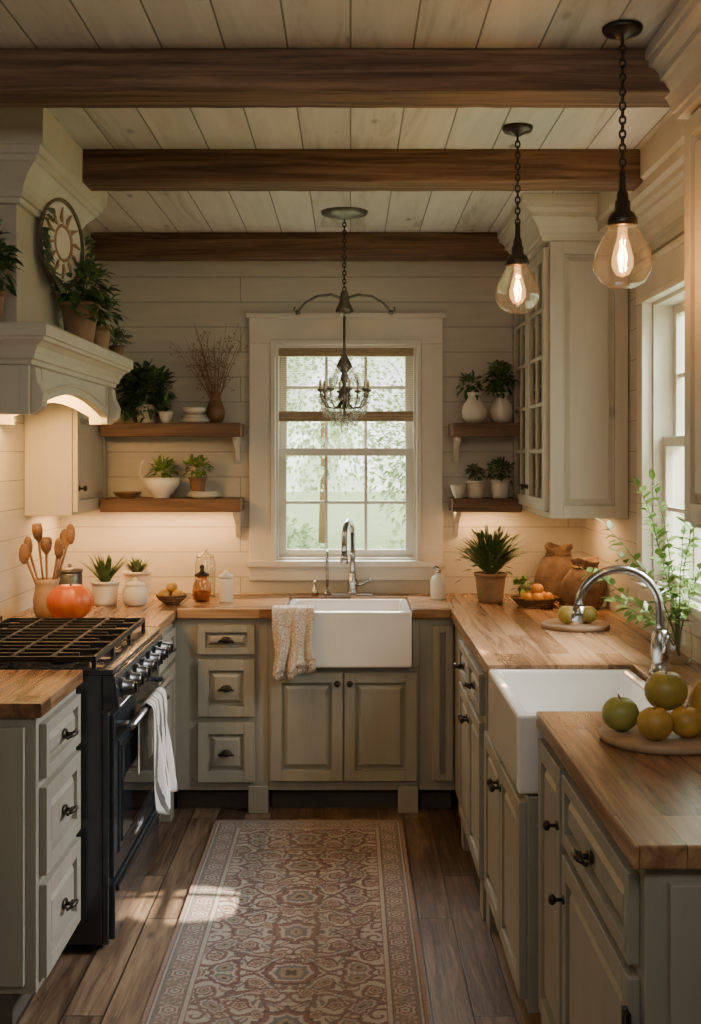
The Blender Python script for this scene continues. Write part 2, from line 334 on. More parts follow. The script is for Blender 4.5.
# ============ CABINETS ============
def pull(par,x,z,y=-.022,small=False):
    b=MB(); k=.75 if small else 1
    b.lathe([(.0,-.005),(.016*k,-.005),(.02*k,-.001),(.02*k,0)],(x,y,z),20,ax='y',sx=1.0 if small else 1.25,sy=.8)
    b.lathe([(.006*k,-.024),(.006*k,-.003)],(x,y,z),10,ax='y')
    if small: b.ball((x,y-.027,z),.013,(1,.75,1),12)
    else:
        b.tube([(x-.03,y-.018,z-.004),(x-.026,y-.026,z),(x-.012,y-.031,z+.003),(x+.012,y-.031,z+.003),(x+.026,y-.026,z),(x+.03,y-.018,z-.004)],[.004,.006,.008,.008,.006,.004],8)
        b.ball((x-.031,y-.016,z-.005),.006,n=8); b.ball((x+.031,y-.016,z-.005),.006,n=8)
    return part(par,'handle',b,'bronze',label='dark bronze handle')
def cabinet(label,loc,rz,w,d,fronts,h=.875,toe=.10,feet=(),extra=None,sidepanel=None,name='base_cabinet'):
    t=thing(name,label,'cabinet',loc,rz)
    b=MB(); b.box(0,w,0,d,toe,h)
    if extra: extra(b)
    for fx in feet: b.box(fx-.045,fx+.045,-.012,.08,0,toe+.02)
    part(t,'body',b,'cab',.003)
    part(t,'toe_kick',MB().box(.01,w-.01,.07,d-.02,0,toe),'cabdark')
    for f in fronts:
        kind,x0,x1,z0,z1=f[:5]
        fw=.032 if (z1-z0)<.2 or (x1-x0)<.16 else .048
        o=part(t,'drawer' if kind=='w' else 'door',MB().front(x0,x1,z0,z1,fw),'cab',.0022)
        if kind=='w': pull(o,(x0+x1)/2,(z0+z1)/2)
        elif len(f)>5:
            if f[5]=='l': pull(o,x0+.024,z1-f[6] if len(f)>6 else z1-.07,small=True)
            if f[5]=='r': pull(o,x1-.024,z1-f[6] if len(f)>6 else z1-.07,small=True)
    if sidepanel: part(t,'side_panel',sidepanel,'cab',.0022)
    return t
cabinet('greige base cabinet with three drawers beside the farmhouse sink',(-.80,5.18,0),0,.43,.55,
  [('w',.115,.37,.715,.845),('w',.115,.37,.435,.69),('w',.115,.37,.14,.405)],feet=(.385,))
cabinet('greige sink cabinet with two panelled doors below the sink',(-.37,5.18,0),0,.68,.55,
  [('d',.012,.335,.146,.635,'r',.05),('d',.343,.668,.146,.635,'l',.05)],h=.655,feet=(.63,),
  extra=lambda b:(b.box(0,.072,0,.5,.655,.875),b.box(.65,.68,0,.5,.655,.875)))
cabinet('narrow greige corner cabinet with one tall door',(.31,5.18,0),0,.16,.55,[('d',.06,.15,.146,.845)])
cabinet('greige base cabinet with drawers over doors on the window side',(.47,5.18,0),-pi/2,1.20,.68,
  [('w',.42,.79,.70,.845),('w',.80,1.17,.70,.845),('d',.42,.79,.13,.675,'r'),('d',.80,1.17,.13,.675,'l')],feet=(.46,1.15))
cabinet('greige cabinet with two doors under the side sink',(.48,3.975,0),-pi/2,.865,.67,
  [('d',.03,.435,.13,.665,'r'),('d',.445,.85,.13,.665,'l')],h=.685,feet=(.05,),
  extra=lambda b:b.box(0,.18,0,.66,.685,.875))
sp=MB().front(.04,.60,.13,.85,.07).xf(Matrix.Translation((1.055,0,0))@Matrix.Rotation(pi/2,4,'Z'))
near=cabinet('greige end cabinet with one drawer and two doors',(.525,3.105,0),-pi/2,1.055,.63,
  [('d',.02,.335,.13,.85,'r',.14),('w',.365,1.02,.685,.85),('d',.365,1.02,.13,.66,'l',.10)],feet=(.05,1.0),sidepanel=sp)
for z in (.20,.58): part(near,'hinge',MB().tube([(1.032,-.03,z-.03),(1.032,-.03,z+.03)],.006,8).box(1.012,1.047,-.032,-.0225,z-.028,z+.028),'iron')
sp=MB().front(.03,.54,.13,.85,.07).xf(Matrix.Translation((0,.57,0))@Matrix.Rotation(-pi/2,4,'Z'))
cabinet('greige three-drawer base cabinet beside the range',(-.88,3.22,0),pi/2,.47,.565,
  [('w',.03,.44,.695,.85),('w',.03,.44,.42,.67),('w',.03,.44,.13,.395)],sidepanel=sp)
cabinet('narrow greige base cabinet between range and corner',(-.80,4.637,0),pi/2,.54,.64,
  [('w',.05,.48,.715,.845),('d',.05,.48,.13,.69,'l')],feet=(.45,))
# ============ WORKTOPS ============
def top(b,x0,x1,y0,y1,mi): b.box(x0,x1,y0,y1,.877,.92,mi)
b=MB(); top(b,LW+.002,-.78,4.636,BW-.002,1); top(b,-.78,-.295,5.15,BW-.002,0); top(b,-.295,.277,5.60,BW-.002,0); top(b,.277,.45,5.15,BW-.002,0)
top(b,.45,RW-.002,3.785,BW-.002,1); top(b,.93,RW-.002,3.10,3.785,1); top(b,.500,RW-.002,2.03,3.10,1)
solo('worktop',b,['topx','topy'],'continuous oiled butcher-block worktop around both sinks','worktop',bev=.004)
b=MB(); top(b,LW+.002,-.86,3.20,3.70,1); solo('worktop',b,['topx','topy'],'short oiled butcher-block worktop beside the range','worktop',bev=.004)
# ============ SINKS ============
def sink(w,d,h,loc,rz,lab):
    t=thing('farmhouse_sink',lab,'sink',loc,rz,group='farmhouse sinks')
    b=MB(); k=.035; i=[(0,w,0,d,0),(0,w,0,d,h),(k,w-k,k,d-k,h),(k+.012,w-k-.012,k+.012,d-k-.012,.03)]
    vs=[];fs=[]
    for (x0,x1,y0,y1,z) in i: vs+=[(x0,y0,z),(x1,y0,z),(x1,y1,z),(x0,y1,z)]
    for r in range(3):
        a=4*r
        for q in range(4): j=(q+1)%4; fs.append((a+q,a+j,a+4+j,a+4+q))
    fs+=[(3,2,1,0),(12,13,14,15)]; b.add(vs,fs); part(t,'basin',b,'porc',.010)
    part(t,'drain',MB().lathe([(0,.034),(.04,.034),(.043,.031),(.043,.03)],(w/2,d/2,0),20),'chrome')
    return t
sink(.568,.468,.252,(-.293,5.125,.660),0,'white farmhouse sink with apron front below the window')
sink(.670,.470,.217,(.452,3.782,.690),-pi/2,'white apron-front sink set in the side worktop')
# ============ FAUCETS ============
def arc(c,r,a0,a1,n):
    return [(c[0],c[1]+r*math.cos(a0+(a1-a0)*i/n),c[2]+r*math.sin(a0+(a1-a0)*i/n)) for i in range(n+1)]
t=thing('kitchen_faucet','chrome gooseneck faucet behind the window sink','faucet',(.01,5.665,.92))
b=MB().lathe([(.036,0),(.036,.006),(.026,.014),(.022,.05),(.025,.055),(.025,.075),(.019,.085),(.018,.11)]); b.box(-.10,.10,-.025,.025,.0,.010); part(t,'base',b,'chrome',.002)
pts=[(0,0,.08),(0,0,.18),(0,0,.30)]+[(-q*.25,y,z) for q,(x,y,z) in zip([.0,.01,.02,.04,.06,.08,.1,.12,.14,.15,.16],arc((0,-.07,.30),.07,0,pi,10))]+[(-.04,-.14,.27),(-.04,-.14,.22)]
b=MB().tube(pts,.0145,14); b.tube([(-.04,-.14,.22),(-.04,-.14,.17)],[.018,.021],14); part(t,'spout',b,'chrome')
b=MB().tube([(.02,0,.05),(.045,0,.055),(.085,-.01,.075)],[.009,.008,.007],8).ball((.087,-.01,.077),.010,n=10); part(t,'handle',b,'chrome')
t=thing('filter_tap','slim chrome side tap beside the window faucet','faucet',(-.115,5.69,.92))
part(t,'base',MB().lathe([(.018,0),(.018,.008),(.009,.016),(.009,.04)]),'chrome')
part(t,'spout',MB().tube([(0,0,.03),(0,0,.19)]+arc((0,-.03,.19),.03,0,pi,8)+[(0,-.06,.17)],.007,8),'chrome')
t=thing('soap_pump','chrome soap pump on the worktop by the faucet','soap dispenser',(-.175,5.655,.92))
part(t,'base',MB().lathe([(.016,0),(.016,.02),(.012,.03),(.007,.04),(.007,.06)]),'chrome'); part(t,'nozzle',MB().tube([(0,0,.055),(0,0,.07),(0,-.02,.075),(0,-.045,.068)],.006,8),'chrome')
t=thing('kitchen_faucet','large chrome gooseneck faucet beside the side sink','faucet',(.975,3.62,.92))
b=MB().lathe([(.035,0),(.035,.01),(.028,.014),(.026,.05),(.028,.055),(.028,.12),(.022,.13),(.021,.14)]); part(t,'base',b,'chrome')
R=.13
b=MB().tube([(0,0,.12),(0,0,.16),(0,0,.20)]+[(-R+R*math.cos(a)*1.0,0,.20+R*math.sin(a)) for a in [pi*i/16 for i in range(1,15)]]+[(-2*R-.0,0,.20),],.0135,14)
b.tube([(-2*R+.004,0,.215),(-2*R-.004,0,.165)],[.018,.020],14); part(t,'spout',b,'chrome')
b=MB().tube([(0,-.028,.075),(0,-.05,.08),(.005,-.06,.13)],[.009,.008,.006],8); part(t,'handle',b,'chrome')
# ============ RANGE ============
W=.925
t=thing('range_cooker','dark navy range cooker with cast-iron grates and towel rail','stove',(-.80,3.705,0),pi/2)
b=MB().box(0,W,0,.64,.03,.90).box(0,.02,-.02,0,.03,.78).box(W-.02,W,-.02,0,.03,.78); part(t,'body',b,'enamel',.004)
for x in (.05,W-.05):
    for y in (.05,.58): part(t,'leg',MB().lathe([(.025,0),(.025,.01),(.015,.02),(.015,.03)],(x,y,0),12),'iron')
b=MB().box(0,W,-.035,.64,.90,.918); b.box(0,W,.60,.64,.918,.965); part(t,'cooktop',b,'enamel',.004)
b=MB().ext([(0,0),(-.055,.02),(-.04,.115),(0,.118)],(0,0,.782),(0,1,0),(0,0,1),(W,0,0)); o=part(t,'control_panel',b,'enamel',.004)
part(o,'panel_trim',MB().tube([(0.0,-.056,.80),(W,-.056,.80)],.004,8),'steel')
for i in range(7):
    x=.075+i*(W-.15)/6
    k=MB().lathe([(0,-.045),(.019,-.045),(.024,-.04),(.026,-.012),(.032,-.01),(.032,0)],(x,-.046,.845),18,ax='y').box(x-.003,x+.003,-.099,-.088,.83,.862)
    part(o,'knob',k,'knobm',label='round dark metal burner knob')
b=MB().box(.03,W-.03,-.032,-.001,.235,.765); b.box(.10,W-.10,-.037,-.032,.295,.665)
o=part(t,'oven_door',b,'enamel',.004)
part(o,'door_window',MB().box(.135,W-.135,-.040,-.0372,.33,.635),'ovenglass',.001)
fr=MB()
for (a0,a1,c0,c1) in [(.125,W-.125,.635,.643),(.125,W-.125,.322,.33),(.125,.133,.33,.635),(W-.133,W-.125,.33,.635)]: fr.box(a0,a1,-.041,-.0372,c0,c1)
part(o,'window_frame',fr,'knobm')
b=MB().tube([(.05,-.085,.725),(W-.05,-.085,.725)],.014,12)
for x in (.09,W-.09): b.tube([(x,-.03,.725),(x,-.085,.725)],.010,8)
part(o,'door_rail',b,'steel')
o=part(t,'warming_drawer',MB().box(.03,W-.03,-.035,-.001,.035,.215),'enamel',.004)
part(o,'drawer_trim',MB().box(.05,W-.05,-.046,-.035,.185,.205),'knobm',.003)
pts=[(W*.5-.08+.16*i/30,-.034,.265+.012*math.sin(i*1.3)) for i in range(31)]
part(o,'badge',MB().tube(pts,.0022,6),'steel',label='silver script flourish badge')
for g in range(3):
    b=MB(); x0=.02+g*.297;x1=x0+.287
    for (a,c) in [((x0,.03),(x1,.03)),((x0,.57),(x1,.57)),((x0,.03),(x0,.57)),((x1,.03),(x1,.57)),((x0,.30),(x1,.30)),(((x0+x1)/2,.03),((x0+x1)/2,.57)),((x0+.07,.1),(x0+.07,.5)),((x1-.07,.1),(x1-.07,.5)),((x0,.17),(x1,.17)),((x0,.43),(x1,.43))]:
        b.box(min(a[0],c[0])-.006,max(a[0],c[0])+.006,min(a[1],c[1])-.006,max(a[1],c[1])+.006,.94,.958)
    for x in (x0,x1):
        for y in (.03,.30,.57): b.box(x-.007,x+.007,y-.007,y+.007,.9185,.95)
    part(t,'grate',b,'iron',.002)
    for y in (.165,.435): part(t,'burner',MB().lathe([(.05,.9185),(.05,.925),(.035,.928),(.035,.936),(0,.938)],((x0+x1)/2,y,0),18),'iron')
# ============ TOWELS ============
def cloth(name,path,w,amp,freq,mat,label,loc,rz,fringe=False):
    P=[Vector((0,a,c)) for a,c in path]; seg=[(P[i+1]-P[i]).length for i in range(len(P)-1)]; T=sum(seg); nv=44;nu=48
    pts=[]
    for k in range(nv+1):
        d=T*k/nv;i=0
        while i<len(seg)-1 and d>seg[i]: d-=seg[i];i+=1
        pts.append((P[i].lerp(P[i+1],min(1,d/seg[i])),(P[i+1]-P[i]).normalized()))
    b=MB();vs=[];fs=[]
    for k,(p,tn) in enumerate(pts):
        nrm=Vector((0,tn.z,-tn.y)); v=k/nv
        for i in range(nu+1):
            u=i/nu; f=max(0,(v-.3))*1.5
            off=amp*(math.sin(u*freq*2*pi+.9*math.sin(v*6))*.4+.18*math.sin(u*freq*4.7*pi+v*4)+.5)*f
            x=(u-.5)*w*(1-.16*f*math.sin(v*3))+.010*math.sin(v*9+u*5)*f
            q=p+nrm*(-abs(off) if nrm.y>0 else abs(off)); vs.append((x,q.y,q.z-((.018*math.sin(u*5)+.008*math.sin(u*17)) if k>nv-3 else 0)))
    for k in range(nv):
        for i in range(nu): a=k*(nu+1)+i; fs.append((a,a+1,a+nu+2,a+nu+1))
    b.add(vs,fs,0,True)
    if fringe:
        for i in range(nu*2):
            p=Vector(vs[nv*(nu+1)+i//2]); b.tube([p,p+Vector((random.uniform(-.003,.003),0,-.02)),p+Vector((random.uniform(-.006,.006),0,-.035))],.0012,4)
    o=solo(name,b,mat,label,'towel',loc,rz)
    uv=o.data.uv_layers.new(name='UVMap')
    for lp in o.data.loops:
        c=o.data.vertices[lp.vertex_index].co; uv.data[lp.index].uv=(c.x/w+.5,c.z*5)
    s=o.modifiers.new('thick','SOLIDIFY'); s.thickness=.003
    return o
ap=[(-.066,.50),(-.067,.72),(-.070,.74),(-.085,.745),(-.101,.74),(-.106,.72),(-.112,.37)]
cloth('dish_towel',ap,.30,.050,3.0,'towel','white dish towel with dark stripes hung on the oven rail',(-.80,4.13,0),pi/2)
ap=[(.10,.914),(.04,.925),(-.005,.927),(-.064,.926),(-.073,.915),(-.076,.665)]
cloth('dish_towel',ap,.19,.040,2.2,'towel2','cream dish towel with rust print and fringe over the sink edge',(-.255,5.18,0),0,True)
# ============ HOOD ============
t=thing('range_hood','cream mantel-style range hood with arched apron','range hood',(0,0,0))
hx0,hx1,hy0,hy1=LW+.003,-.985,3.52,4.76
def archpts(L,z0,z1,leg,rise,n=14):
    p=[(0,z1),(0,z0),(leg,z0)]
    for i in range(n+1):
        u=i/n; x=leg+(L-2*leg)*u; p.append((x,z0+.03+rise*math.sin(pi*u)))
    p+=[(L-leg,z0),(L,z0),(L,z1)]; return p
b=MB()
b.ext(archpts(hy1-hy0,1.735,1.92,.10,.06),(hx1-.03,hy0,0),(0,1,0),(0,0,1),(.03,0,0))
b.ext(archpts(hx1-.03-hx0,1.735,1.92,.06,.04),(hx0,hy0,0),(1,0,0),(0,0,1),(0,.03,0))
b.ext(archpts(hx1-.03-hx0,1.735,1.92,.06,.06),(hx0,hy1-.03,0),(1,0,0),(0,0,1),(0,.03,0))
n=18; ar=[]
for i in range(n+1):
    u=i/n; ar.append((hx1+.002,hy0+.13+(hy1-hy0-.26)*u,1.80+.055*math.sin(pi*u)))
b.tube(ar+[(hx1+.002,hy1-.13,1.895),(hx1+.002,hy0+.13,1.895)],.007,6,closed=True)
part(t,'apron',b,'crown',.003)
E=[(1.885,0),(1.888,.012),(1.902,.014),(1.905,.022),(1.92,.026),(1.94,.036),(1.955,.052),(1.958,.062),(1.968,.064),(1.970,.072),(2.003,.074),(2.01,.068)]
part(t,'mantel_shelf',MB().rings([(hx0,hx1+o,hy0-o,hy1+o,z) for z,o in E]),'crown',.0015)
part(t,'liner',MB().box(hx0+.02,hx1-.035,hy0+.035,hy1-.035,1.862,1.884),'steel')
cx1,cy0,cy1=-1.05,3.62,4.32
E=[(2.40,0),(2.402,.014),(2.418,.016),(2.42,.024),(2.44,.026),(2.46,.032),(2.49,.05),(2.515,.075),(2.518,.084),(2.535,.086),(2.538,.096),(2.56,.10),(2.563,.112),(2.678,.114)]
M['chim']=pm('cream_plaster_paint',(.47,.44,.365),.7,0,.1,5,.1)
part(t,'chimney_box',MB().box(hx0,cx1,cy0,cy1,2.011,2.40),'chim',.003)
part(t,'crown_moulding',MB().rings([(hx0,cx1+o,cy0-o,cy1+o,z) for z,o in E]),'crown',.001)
for y in (hy0+.02,hy1-.08):
    b=MB().ext([(0,1.735),(.035,1.76),(.04,1.80),(.02,1.84),(.015,1.88),(.0,1.885)],(hx1,y,0),(1,0,0),(0,0,1),(0,.06,0)); part(t,'corbel',b,'crown',.003)
# ============ WALL CABINETS ============
def wallcab(label,loc,rz,w,d,z0,z1,doors,glass,crown=True,sidep=False):
    t=thing('wall_cabinet',label,'cabinet',loc,rz)
    b=MB(); b.box(0,.02,0,d,z0,z1).box(w-.02,w,0,d,z0,z1).box(.02,w-.02,0,d,z0,z0+.025).box(.02,w-.02,0,d,z1-.025,z1).box(.02,w-.02,d-.015,d,z0,z1)
    for i in range(1,4):
        z=z0+(z1-z0)*i/4; b.box(.02,w-.02,.03,d-.015,z-.009,z+.009)
    part(t,'body',b,'wallcab',.003)
    dw=(w-.02)/doors
    for i in range(doors):
        x0=.01+i*dw+.003; x1=.01+(i+1)*dw-.003
        if glass:
            a,c=z0+.03,z1-.02; f=.05; b=MB().box(x0,x0+f,-.022,0,a,c).box(x1-f,x1,-.022,0,a,c).box(x0+f,x1-f,-.022,0,a,a+f).box(x0+f,x1-f,-.022,0,c-f,c)
            xm=(x0+x1)/2; b.box(xm-.008,xm+.008,-.018,-.004,a+f,c-f)
            for j in range(1,5): z=a+f+(c-a-2*f)*j/5; b.box(x0+f,x1-f,-.017,-.005,z-.008,z+.008)
            o=part(t,'door',b,'wallcab',.002)
            part(o,'door_pane',MB().add([(x0+f,-.01,a+f),(x1-f,-.01,a+f),(x1-f,-.01,c-f),(x0+f,-.01,c-f)],[(0,1,2,3)]),'glass')
        else: o=part(t,'door',MB().front(x0,x1,z0+.015,z1-.015,.05),'wallcab',.002)
        pull(o,x1-.02 if i%2==0 and doors>1 else x0+.03,z0+.12,small=True)
    if crown:
        E=[(z1,.0),(z1+.002,.014),(z1+.018,.016),(z1+.02,.024),(z1+.035,.026),(z1+.06,.036),(z1+.09,.058),(z1+.093,.068),(z1+.11,.07),(z1+.125,.084),(z1+.128,.096),(z1+.145,.098),(z1+.147,.106),(CH-.002,.106)]
        part(t,'crown_moulding',MB().rings([(-0.0 if loc[1]>5 else -o_,w+o_,-.02-o_,d,z) for z,o_ in E]),'crown',.001)
    if sidep:
        sp=MB().front(.0,d,z0,z1,.055,.02).xf(Matrix.Translation((w,0,0))@Matrix.Rotation(pi/2,4,'Z')); part(t,'side_panel',sp,'wallcab',.002)
    return t
wallcab('tall cream wall cabinet with glazed doors and crown beside the window',(.83,5.74,0),-pi/2,.94,.325,1.345,2.50,2,True,sidep=True)
wallcab('tall cream wall cabinet at the near window edge',(.90,3.04,0),-pi/2,.75,.255,1.42,2.50,2,False)
wallcab('small cream wall cabinet lit by the range hood',(-1.235,5.10,0),pi/2,.64,.212,1.34,1.84,1,False,crown=False)
# ============ SHELVES ============
def shelf(x0,x1,z,lab,brx):
    t=thing('wall_shelf',lab,'shelf',(0,0,0),group='open wall shelves')
    part(t,'shelf_board',MB().box(x0,x1,5.53,BW-.002,z-.065,z),'shelf',.004)
    for x in brx:
        b=MB().ext([(0,-.066),(-.17,-.066),(-.165,-.085),(-.12,-.10),(-.06,-.13),(-.03,-.18),(-.0,-.20)],(x-.012,BW-.002,z),(0,1,0),(0,0,1),(.024,0,0))
        part(t,'bracket',b,'crown',.002)
SHU,SHL=1.765,1.40
for z in (SHU,SHL):
    shelf(-1.205,-.53,z,'thick brown wooden shelf with white bracket on shiplap',(-.56,))
    shelf(.49,.825,z,'short thick brown wooden shelf beside the glazed cabinet',(.525,))
# ============ PENDANTS ============
def chain(b,x,y,z0,z1,s=.022,r=.0028):
    n=max(2,int(abs(z1-z0)/(s*.8)))
    for i in range(n):
        z=z0+(z1-z0)*(i+.5)/n; hl=(z1-z0)/n*.66
        pts=[]
        for k in range(10):
            a=2*pi*k/10; u=.0075*math.cos(a); pts.append((x+(u if i%2 else 0),y+(0 if i%2 else u),z+hl*math.sin(a)))
        b.tube(pts,r,6,closed=True)
def pendant(lab,loc,dz):
    t=thing('pendant_lamp',lab,'pendant lamp',loc,group='glass pendant lamps')
    part(t,'canopy',MB().lathe([(.0,-.03),(.012,-.03),(.02,-.022),(.045,-.016),(.05,-.008),(.05,-.001)]),'bronze')
    g=-dz
    b=MB(); chain(b,0,0,-.03,g+.29); part(t,'chain',b,'bronze')
    b=MB().lathe([(.004,g+.30),(.008,g+.29),(.009,g+.25),(.014,g+.238),(.015,g+.222),(.019,g+.218),(.020,g+.195),(.030,g+.188),(.036,g+.175),(.038,g+.160),(.034,g+.155)][::-1]); part(t,'socket',b,'bronze')
    b=MB().lathe([(.001,g),(.03,g+.003),(.055,g+.018),(.070,g+.042),(.074,g+.065),(.068,g+.095),(.052,g+.125),(.038,g+.15),(.034,g+.165)],n=32); part(t,'glass_shade',b,'pglass')
    b=MB().lathe([(.001,g+.03),(.016,g+.036),(.026,g+.055),(.027,g+.075),(.020,g+.105),(.012,g+.13),(.011,g+.16)]); o=part(t,'bulb',b,'bulbg')
    b=MB()
    for k in range(4):
        a=pi/2*k; b.tube([(.007*math.cos(a),.007*math.sin(a),g+.055),(.011*math.cos(a),.011*math.sin(a),g+.08),(.004*math.cos(a),.004*math.sin(a),g+.11)],.0022,6)
    part(o,'filament',b,'bulb')
    l=bpy.data.lights.new('bulb_light','POINT'); l.energy=6; l.color=(1,.60,.28); l.shadow_soft_size=.012
    lo=bpy.data.objects.new('bulb_light',l); COL.objects.link(lo); lo.parent=o; lo.location=(0,0,g+.08)
    return t
pendant('clear teardrop glass pendant on a bronze chain',(.545,3.75,CH),.61)
pendant('clear teardrop glass pendant on a bronze chain nearer the side window',(.68,2.875,CH),.655)
# chandelier
t=thing('chandelier','small dark metal chandelier with crystal basket before the window','chandelier',(-.027,5.06,CH))
part(t,'canopy',MB().lathe([(0,-.035),(.02,-.033),(.035,-.022),(.08,-.018),(.10,-.012),(.105,-.001)],n=28),'metalpatina')
b=MB(); chain(b,0,0,-.03,-.35); part(t,'chain',b,'bronze')
b=MB(); b.lathe([(.004,-.345),(.014,-.35),(.018,-.37),(.024,-.40),(.036,-.425),(.04,-.44),(.025,-.45),(.008,-.46)][::-1])
for sg in (-1,1):
    b.tube([(0,0,-.385),(sg*.06,0,-.365),(sg*.12,0,-.372),(sg*.17,0,-.40),(sg*.205,0,-.44),(sg*.222,0,-.435),(sg*.218,0,-.418)],[.007,.007,.006,.006,.005,.004,.004],8)
    b.ball((sg*.205,0,-.443),.012,n=10)
part(t,'bow_arm',b,'metalpatina')
part(t,'stem',MB().tube([(0,0,-.44),(0,0,-.90)],.006,8).lathe([(.002,-.62),(.014,-.635),(.030,-.665),(.036,-.68),(.012,-.71),(.018,-.73),(.008,-.76),(.026,-.80),(.03,-.82),(.01,-.85)][::-1]),'metalpatina')
dm=MB().ball((0,0,0),.0140,(.85,.85,1.6),8).mesh('crystal_drop','crystal')
def drop(x,y,z,s=1):
    o=bpy.data.objects.new('crystal_drop',dm); COL.objects.link(o); o.parent=t; o.location=(x,y,z); o.scale=(s,s,s)
def beads(p0,p1,sag,n,r,name='bead_strand'):
    P0,P1=Vector(p0),Vector(p1); pts=[];rr=[]; m=n*4
    for i in range(m+1):
        u=i/m; p=P0.lerp(P1,u); p.z-=sag*4*u*(1-u)
        pts.append(p); rr.append(r*(.30+.70*abs(math.sin(pi*u*n))))
    part(t,name,MB().tube(pts,rr,6),'crystal')
for k in range(8):
    a=pi/4*k+.2; ca,sa=math.cos(a),math.sin(a); a2=a+pi/4
    b=MB().tube([(.008*ca,.008*sa,-.83),(.04*ca,.04*sa,-.865),(.08*ca,.08*sa,-.86),(.105*ca,.105*sa,-.82),(.108*ca,.108*sa,-.785)],[.004,.004,.0035,.003,.003],6)
    b.lathe([(.003,-.006),(.013,0),(.016,.008),(.006,.009)],(.108*ca,.108*sa,-.789),12)
    part(t,'arm',b,'metalpatina')
    part(t,'candle_sleeve',MB().lathe([(.006,0),(.006,.03),(.002,.042)],(.108*ca,.108*sa,-.780),8),'wax')
    beads((.035*ca,.035*sa,-.68),(.104*ca,.104*sa,-.795),.022,7,.0075)
    beads((.104*ca,.104*sa,-.80),(.104*math.cos(a2),.104*math.sin(a2),-.80),.03,6,.007)
    beads((.100*ca,.100*sa,-.83),(.012*ca,.012*sa,-.925),.022,7,.0075)
    drop(.108*ca,.108*sa,-.825,1.0); drop(.088*ca,.088*sa,-.885,.95); drop(.05*ca,.05*sa,-.925,.95); drop(.062*ca,.062*sa,-.74,.8)
drop(0,0,-.945,1.6)
# ============ PLANTS ============
def rdir(up=0):
    while True:
        v=Vector([random.uniform(-1,1) for _ in range(3)])
        if .1<v.length<1: break
    v.normalize(); v.z+=up; return v.normalized()
def bush(c,rad,n,L,w,up=.3,mi=0):
    b=MB(); c=Vector(c)
    for i in range(n):
        d=rdir(up); p=c+Vector((d.x*rad[0],d.y*rad[1],d.z*rad[2]))*random.uniform(.35,1); dd=(d+rdir()*.6).normalized()
        b.leaf(p,dd,L*random.uniform(.7,1.2),w*random.uniform(.7,1.2),droop=random.uniform(0,.4))
    for i in range(max(5,min(n,300)//14)):
        d=rdir(up); base=Vector((c.x,c.y,c.z-rad[2]*.9)); b.tube([base,base.lerp(c,.5)+d*rad[0]*.2,c+Vector((d.x*rad[0],d.y*rad[1],d.z*rad[2]))*.8],[.0025,.002,.001],5)
    return b
def grass(c,n,L,sp,w,curl=.5):
    b=MB(); c=Vector(c)
    for i in range(n):
        a=random.uniform(0,2*pi); k=random.uniform(.1,1)*sp; l=L*random.uniform(.6,1.05); out=Vector((math.cos(a),math.sin(a),0)); sd=Vector((-out.y,out.x,0))
        pts=[];m=6
        for j in range(m+1):
            u=j/m; pts.append(c+out*(l*k*(u+.35*u*u)+.006)+Vector((0,0,l*(u-curl*k*u*u*u))))
        vs=[];fs=[]
        for j,p in enumerate(pts):
            ww=w*(1-(j/m)**2)*.5+.0004; vs+=[p-sd*ww,p+sd*ww]
        for j in range(m): fs.append((2*j,2*j+1,2*j+3,2*j+2))
        b.add(vs,fs,0,True)
    return b
def sprays(c,n,H,sp,leafL,leafW,per,dirs=None):
    b=MB(); s=MB(); c=Vector(c)
    for i in range(n):
        a=dirs[i][0]; k=dirs[i][1]; h=H*dirs[i][2]; out=Vector((math.cos(a),math.sin(a),0)); pts=[]
        for j in range(9):
            u=j/8; pts.append(c+out*(k*u**1.5)+Vector((0,0,h*(u-.15*u*u)))+rdir()*.004)
        s.tube(pts,[.003*(1-.7*j/8) for j in range(9)],5)
        for q in range(per):
            u=.3+.7*q/per; j=min(7,int(u*8)); p=pts[j].lerp(pts[j+1],u*8-j); d=(pts[j+1]-pts[j]).normalized()
            for sg in (-1,1):
                sd=d.cross(rdir()).normalized(); b.leaf(p,(sd+d*.6),leafL*random.uniform(.6,1.1),leafW)
        b.leaf(pts[-1],pts[-1]-pts[-2],leafL,leafW)
    return b,s
def potprof(rt,rb,h,rim=.006,belly=0):
    p=[(rb,0)]
    for k in range(1,7): u=k/6; p.append((rb+(rt-rb)*u+belly*math.sin(pi*u),h*u*.9))
    p+=[(rt+rim,h*.9),(rt+rim,h),(rt-.004,h),(rt-.008,h*.86)]; return p
def plant(name,label,loc,pp,potmat,fol,lm,group=None,stems=None):
    t=thing(name,label,'potted plant',loc,group=group); part(t,'pot',MB().lathe(pp),potmat)
    h=pp[-1][1]; part(t,'soil',MB().lathe([(0,h-.002),(pp[-1][0],h-.004),(pp[-1][0]-.004,h-.01)]),'soil')
    part(t,'foliage',fol,lm)
    if stems: part(t,'stems',stems,'stem')
    return t
C=.92
plant('potted_succulent','spiky green succulent in a white pot by the utensil crock',(-1.13,5.30,C),potprof(.062,.052,.11),'cer2',grass((0,0,.09),110,.15,.75,.018,.2),'leaf')
t=thing('lidded_jar','round cream stoneware jar with knobbed lid','jar',(-.985,5.26,C)); part(t,'jar_body',MB().lathe([(.035,0),(.055,.015),(.062,.045),(.058,.075),(.045,.09),(.045,.094)]),'cer'); part(t,'lid',MB().lathe([(.048,.094),(.046,.10),(.02,.112),(.008,.115),(.010,.125),(.001,.13)]),'cer')
plant('potted_succulent','small green succulent in a cream pot against the backsplash',(-1.03,5.55,C),potprof(.065,.055,.13),'cer',grass((0,0,.11),80,.10,1.0,.015,.3),'leaf3')
